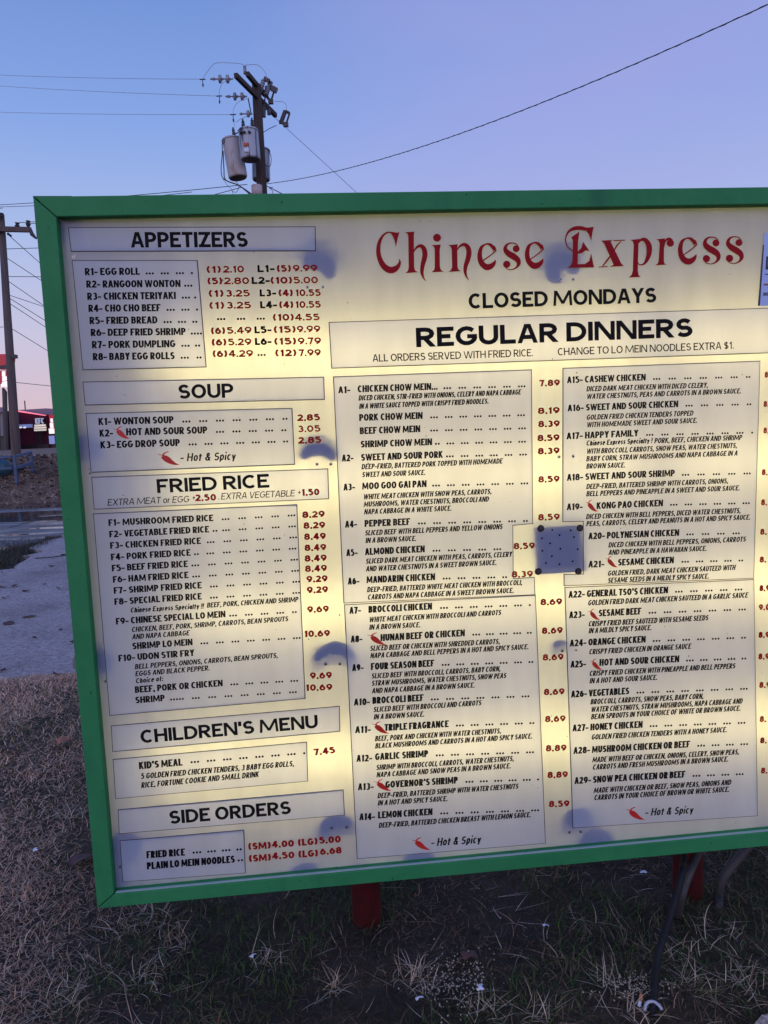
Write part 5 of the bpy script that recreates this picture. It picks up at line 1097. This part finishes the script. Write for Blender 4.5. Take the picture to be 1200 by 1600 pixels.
for (xa, ya, da, xb, yb, db, lb2) in ((27, 348, 26, 400, 300, 40, 'upper level wire leaving the left pole top'), (44, 349, 26, 420, 335, 45, 'wire from the crossarm end of the left pole'), (8, 389, 26, 400, 352, 45, 'level wire a third down the left pole'), (8, 432, 26, 400, 410, 45, 'level wire meeting the frame below the left crossarm'),
     (12, 366, 26, 420, 700, 70, 'steep wire sloping right from the left crossarm'), (12, 404, 26, 420, 640, 70, 'second sloping wire right of the left pole'), (14, 440, 26, 420, 690, 70, 'third sloping wire right of the left pole'),
     (14, 461, 26, 420, 560, 60, 'shallow sloping wire at the middle of the left pole'), (15, 466, 26, 420, 690, 70, 'upper of the bundled wires at the middle of the left pole'), (15, 474, 26, 420, 712, 70, 'lower of the bundled wires at the middle of the left pole'),
     (16, 512, 26, 420, 735, 80, 'lowest sloping wire from the left pole'), (20, 597, 26, 400, 600, 60, 'level wire low on the left pole above the red building'),
     (4, 325, 26, -250, 331, 45, 'wire leaving the left pole top to the left'), (5, 511, 26, -200, 490, 50, 'wire leaving the left pole halfway to the left')):
    wire(at(xa, ya, da), at(xb, yb, db), .25 if db < 60 else .5, .011, lb2)
wire(at(-100, 323, 40), at(300, 300, 28), .2, .011, 'high wire passing in front of the left pole top')

# ------------------------------------------------------------------ guard rail on the bank
m_rail = mat('blue_rail_paint', (.05, .10, .20), .6, noise=(12, (.03, .06, .13), .4, .65))
pR = [at(26, 752, 22.0), at(51, 738, 23.1)]
gr = thing('guard_rail', 'blue painted pipe guard rail on the bank in front of the left pole', 'guard rail', (pR[0].x, pR[0].y, gz(0, pR[0].y)))
q3 = lambda mbx, nm, m, par=gr: mesh_obj(nm, [Vector(v)-gr.location for v in mbx.v], mbx.f, m, par)
def g_pt(p, h): return Vector((p.x, p.y, gz(p.x, p.y)+h))
cor = pR[0]; far_ = pR[1]; lf = cor+Vector((-2.6, .1, 0)); 
for p in (cor, far_, lf): q3(MB().bar(Vector((p.x, p.y, gz(0, p.y)-.2)), Vector((p.x, p.y, at(26, 711, cor.y).z+(.06 if p is far_ else 0))), .07), 'rail_post', m_rail)
zt = at(24, 713.5, cor.y).z; zm = at(24, 731, cor.y).z
for z_ in (zt, zm):
    q3(MB().bar(Vector((cor.x-.06, cor.y-.07, z_)), Vector((lf.x, lf.y-.07, z_)), .06), 'rail', m_rail); q3(MB().bar(Vector((cor.x, cor.y+.05, z_)), Vector((far_.x, far_.y, z_+.10)), .07), 'rail', m_rail)
tk = at(-14, 731, 22.9)
st = thing('storage_tank', 'dark teal tank lying low behind the blue guard rail', 'tank', (tk.x, tk.y, gz(0, tk.y)))
m_tk = mat('teal_tank_paint', (.02, .07, .10), .5); m_tk2 = mat('blue_tank_cap', (.05, .12, .26), .5)
q4 = lambda mbx, nm, m: mesh_obj(nm, [Vector(v)-st.location for v in mbx.v], mbx.f, m, st, True)
zc = gz(0, tk.y)+.24
q4(MB().tube([(tk.x-1.0, tk.y, zc), (tk.x-.95, tk.y, zc), (tk.x+.50, tk.y, zc), (tk.x+.56, tk.y, zc), (tk.x+.60, tk.y, zc)], [.2, .27, .27, .22, .1], 16), 'tank_body', m_tk)
q4(MB().box((tk.x+.15, tk.y, zc+.30), (.35, .25, .14)), 'tank_cap', m_tk2)
for dx in (-.6, .3): q4(MB().box((tk.x+dx, tk.y, zc-.24), (.12, .4, .14)), 'tank_foot', m_tk)

# ------------------------------------------------------------------ red fried-chicken restaurant far off
KY = 75.0
def K(px, py, d=KY): return at(px, py, d)
kb_ = K(60, 702); kf = thing('restaurant', 'dark red single storey restaurant with lit white letters and awnings', 'building', (kb_.x, kb_.y, 1.12))
m_kr = mat('restaurant_red', (.085, .014, .034), .8, spec=.2); m_kr2 = mat('restaurant_bright_red', (.42, .01, .03), .6, emis=(.6, .02, .05), estr=.35); m_kd = mat('restaurant_dark', (.02, .014, .022), .4)
m_roof = mat('roof_grey', (.20, .16, .22), .7); m_lit = mat('lit_white', (.8, .8, .8), .5, emis=(1, .92, .80), estr=.75); m_neon = mat('neon_pink', (.6, .1, .15), .5, emis=(1, .22, .32), estr=1.1)
m_sgn = mat('sign_letter_white', (.7, .75, .85), .5, emis=(.75, .85, 1), estr=.15); m_bl = mat('pale_blue_lamp', (.4, .5, .8), .5, emis=(.35, .45, .9), estr=.15)
def kbox(nm, xa, ya, xb, yb, d0, th_, m, par=None):
    a_, b_ = K(xa, ya, d0), K(xb, yb, d0); mbx = MB().box(((a_.x+b_.x)/2, d0+th_/2, (a_.z+b_.z)/2), (abs(b_.x-a_.x), th_, abs(a_.z-b_.z)))
    return mesh_obj(nm, [Vector(v)-kf.location for v in mbx.v], mbx.f, m, par or kf)
def kwall(nm, pts, d0, th_, m):
    P_ = [K(*p, d0)-kf.location for p in pts]; n = len(P_); V = [tuple(p) for p in P_]+[(p.x, p.y+th_, p.z) for p in P_]
    return mesh_obj(nm, V, [tuple(range(n)), tuple(range(n, 2*n))[::-1]]+[(i, i+n, (i+1) % n+n, (i+1) % n) for i in range(n)], m, kf)
kwall('wall', [(12, 642), (88, 650), (105, 652), (105, 706), (12, 706)], 75, 9, m_kr)
kwall('roof', [(14, 641), (30, 640.5), (72, 638), (130, 642), (130, 651), (88, 649), (30, 644)], 75.6, 8, m_roof)
kwall('parapet_trim', [(28, 641.3), (71, 648.6), (71, 649.8), (28, 643.4)], 74.7, .25, m_neon)
kbox('entrance_pier', 71.5, 649, 76, 702, 74.2, .7, m_kr); kbox('lit_panel', 76.2, 648.5, 85, 676, 74.1, .3, m_kr2)
for x0, y0, x1, y1 in ((78.5, 654, 82.2, 660), (77.6, 661, 83, 668.5), (76, 669.5, 84.6, 677.5)): kbox('lit_emblem', x0, y0, x1, y1, 73.95, .12, m_lit)
kbox('menu_poster', 76, 681, 85.5, 693.5, 74.0, .12, m_bl)
m_aw = mat('awning_white', (.7, .65, .6), .5, emis=(1, .85, .66), estr=.5)
kbox('awning_recess', 52.5, 663.2, 72.2, 674, 74.6, .2, m_kd)
for y0, y1, x0, x1 in ((663.6, 666, 53.5, 71), (667.6, 669.4, 53, 72), (671.2, 672.8, 53, 72)): kbox('awning_slat', x0, y0, x1, y1, 74.4, .12, m_aw)
fr_ = kbox('window', 54, 674, 69, 696, 74.85, .1, m_kd)
for x in (58.5, 64): kbox('window_post', x, 674.2, x+1, 695.8, 74.75, .08, m_kr, fr_)
lp = kbox('light_panel', 29, 663.5, 49.5, 668, 74.6, .3, m_bl)
for x in (31.5, 38): kbox('lamp', x-1.6, 667, x+1.6, 668.9, 74.5, .1, m_lit, lp)
kbox('base_course', 27, 696, 90, 705, 74.6, .3, m_kd)
V, F = [], []
a_ = K(55, 662.3, 74.4); b_ = K(68.3, 661.8, 74.4); h_ = K(55, 653.6, 74.4).z-a_.z
STY['kfc'] = (.05, .15, .14, .20, .8)
letters(V, F, 'KFC', 'kfc', 0, 0, (b_-a_).length, 0, h_, 0)
V2 = [Vector((a_.x+v[0], a_.y-v[2], a_.z+v[1]))-kf.location for v in V]; V3 = [v+Vector((0, .15, 0)) for v in V2]; n = len(V2)
mesh_obj('sign_letters', V2+V3, F+[tuple(i+n for i in q)[::-1] for q in F], m_sgn, kf)
kbox('sign_backing', 54, 652.8, 69.5, 663.0, 74.62, .2, m_kd)
MB().tube([K(39.5, 640, 76)-kf.location, K(38.5, 626, 76)-kf.location], .06, 6).obj('roof_vent_pipe', M['dark'], kf)
# grey building at the far left
gb = K(0, 702, 70); gbt = thing('warehouse', 'low grey building at the left edge behind the pole', 'building', (gb.x, gb.y, 1.12))
m_gb = mat('grey_cladding', (.20, .18, .20), .8)
def gbox(nm, xa, ya, xb, yb, d0, th_, m):
    a_, b_ = K(xa, ya, d0), K(xb, yb, d0); q = (d0+th_)/d0; x0, x1, z0, z1 = a_.x, b_.x, b_.z, a_.z      # the end wall runs straight away from the road
    V = [(x0, d0, z0), (x1, d0, z0), (x1, d0, z1), (x0, d0, z1), (x0*q, d0+th_, z0), (x1*q, d0+th_, z0), (x1*q, d0+th_, z1), (x0*q, d0+th_, z1)]
    return mesh_obj(nm, [Vector(v)-gbt.location for v in V], [(0, 1, 2, 3), (7, 6, 5, 4), (1, 5, 6, 2), (4, 0, 3, 7), (3, 2, 6, 7), (0, 4, 5, 1)], m, gbt)
gbox('wall', -120, 644, 10.5, 681, 70, 8, m_gb); gbox('roof', -122, 641.5, 11.3, 643.9, 69.7, 8.6, m_roof); gbox('shopfront', -120, 681.2, 10.0, 704, 70.4, 7, m_kd)
# tall roadside sign
rs = K(3, 700, 62); rst = thing('pylon_sign', 'tall red and white lit roadside sign behind the left pole', 'sign', (rs.x, rs.y, 1.12))
def rbox(nm, pts, d0, th_, m):
    P_ = [K(*p, d0)-rst.location for p in pts]; n = len(P_); V = [tuple(p) for p in P_]+[(p.x, p.y+th_, p.z) for p in P_]
    return mesh_obj(nm, V, [tuple(range(n)), tuple(range(n, 2*n))[::-1]]+[(i, i+n, (i+1) % n+n, (i+1) % n) for i in range(n)], m, rst)
m_sr = mat('sign_red', (.30, .02, .03), .5, emis=(.5, .03, .05), estr=.3)
rbox('bucket_sign', [(-14, 553.5), (14, 553), (10.5, 576), (-9, 576)], 62, 1.2, m_sr); rbox('bucket_base', [(-9, 572), (11, 570), (10.5, 576), (-9, 576.5)], 61.9, .08, M['dark'])
rbox('sign_box', [(-16, 579), (14, 579), (14, 606), (-14, 602)], 62, .9, m_sr)
for x0, y0, x1, y1 in ((3, 580, 7.5, 588), (3.5, 588.5, 7, 596), (8, 588, 12.5, 594), (3, 597, 7, 604), (8, 595, 12.5, 605), (1, 600, 3, 604.5)): rbox('lit_letter', [(x0, y0), (x1, y0), (x1, y1), (x0, y1)], 61.85, .1, m_lit)
rbox('sign_post', [(3, 606), (7.5, 612), (9.8, 703), (6, 703)], 62.2, .4, M['dark'])
rbox('sign_post', [(-9, 606), (-6, 606), (-2, 703), (-5, 703)], 62.2, .4, M['dark'])
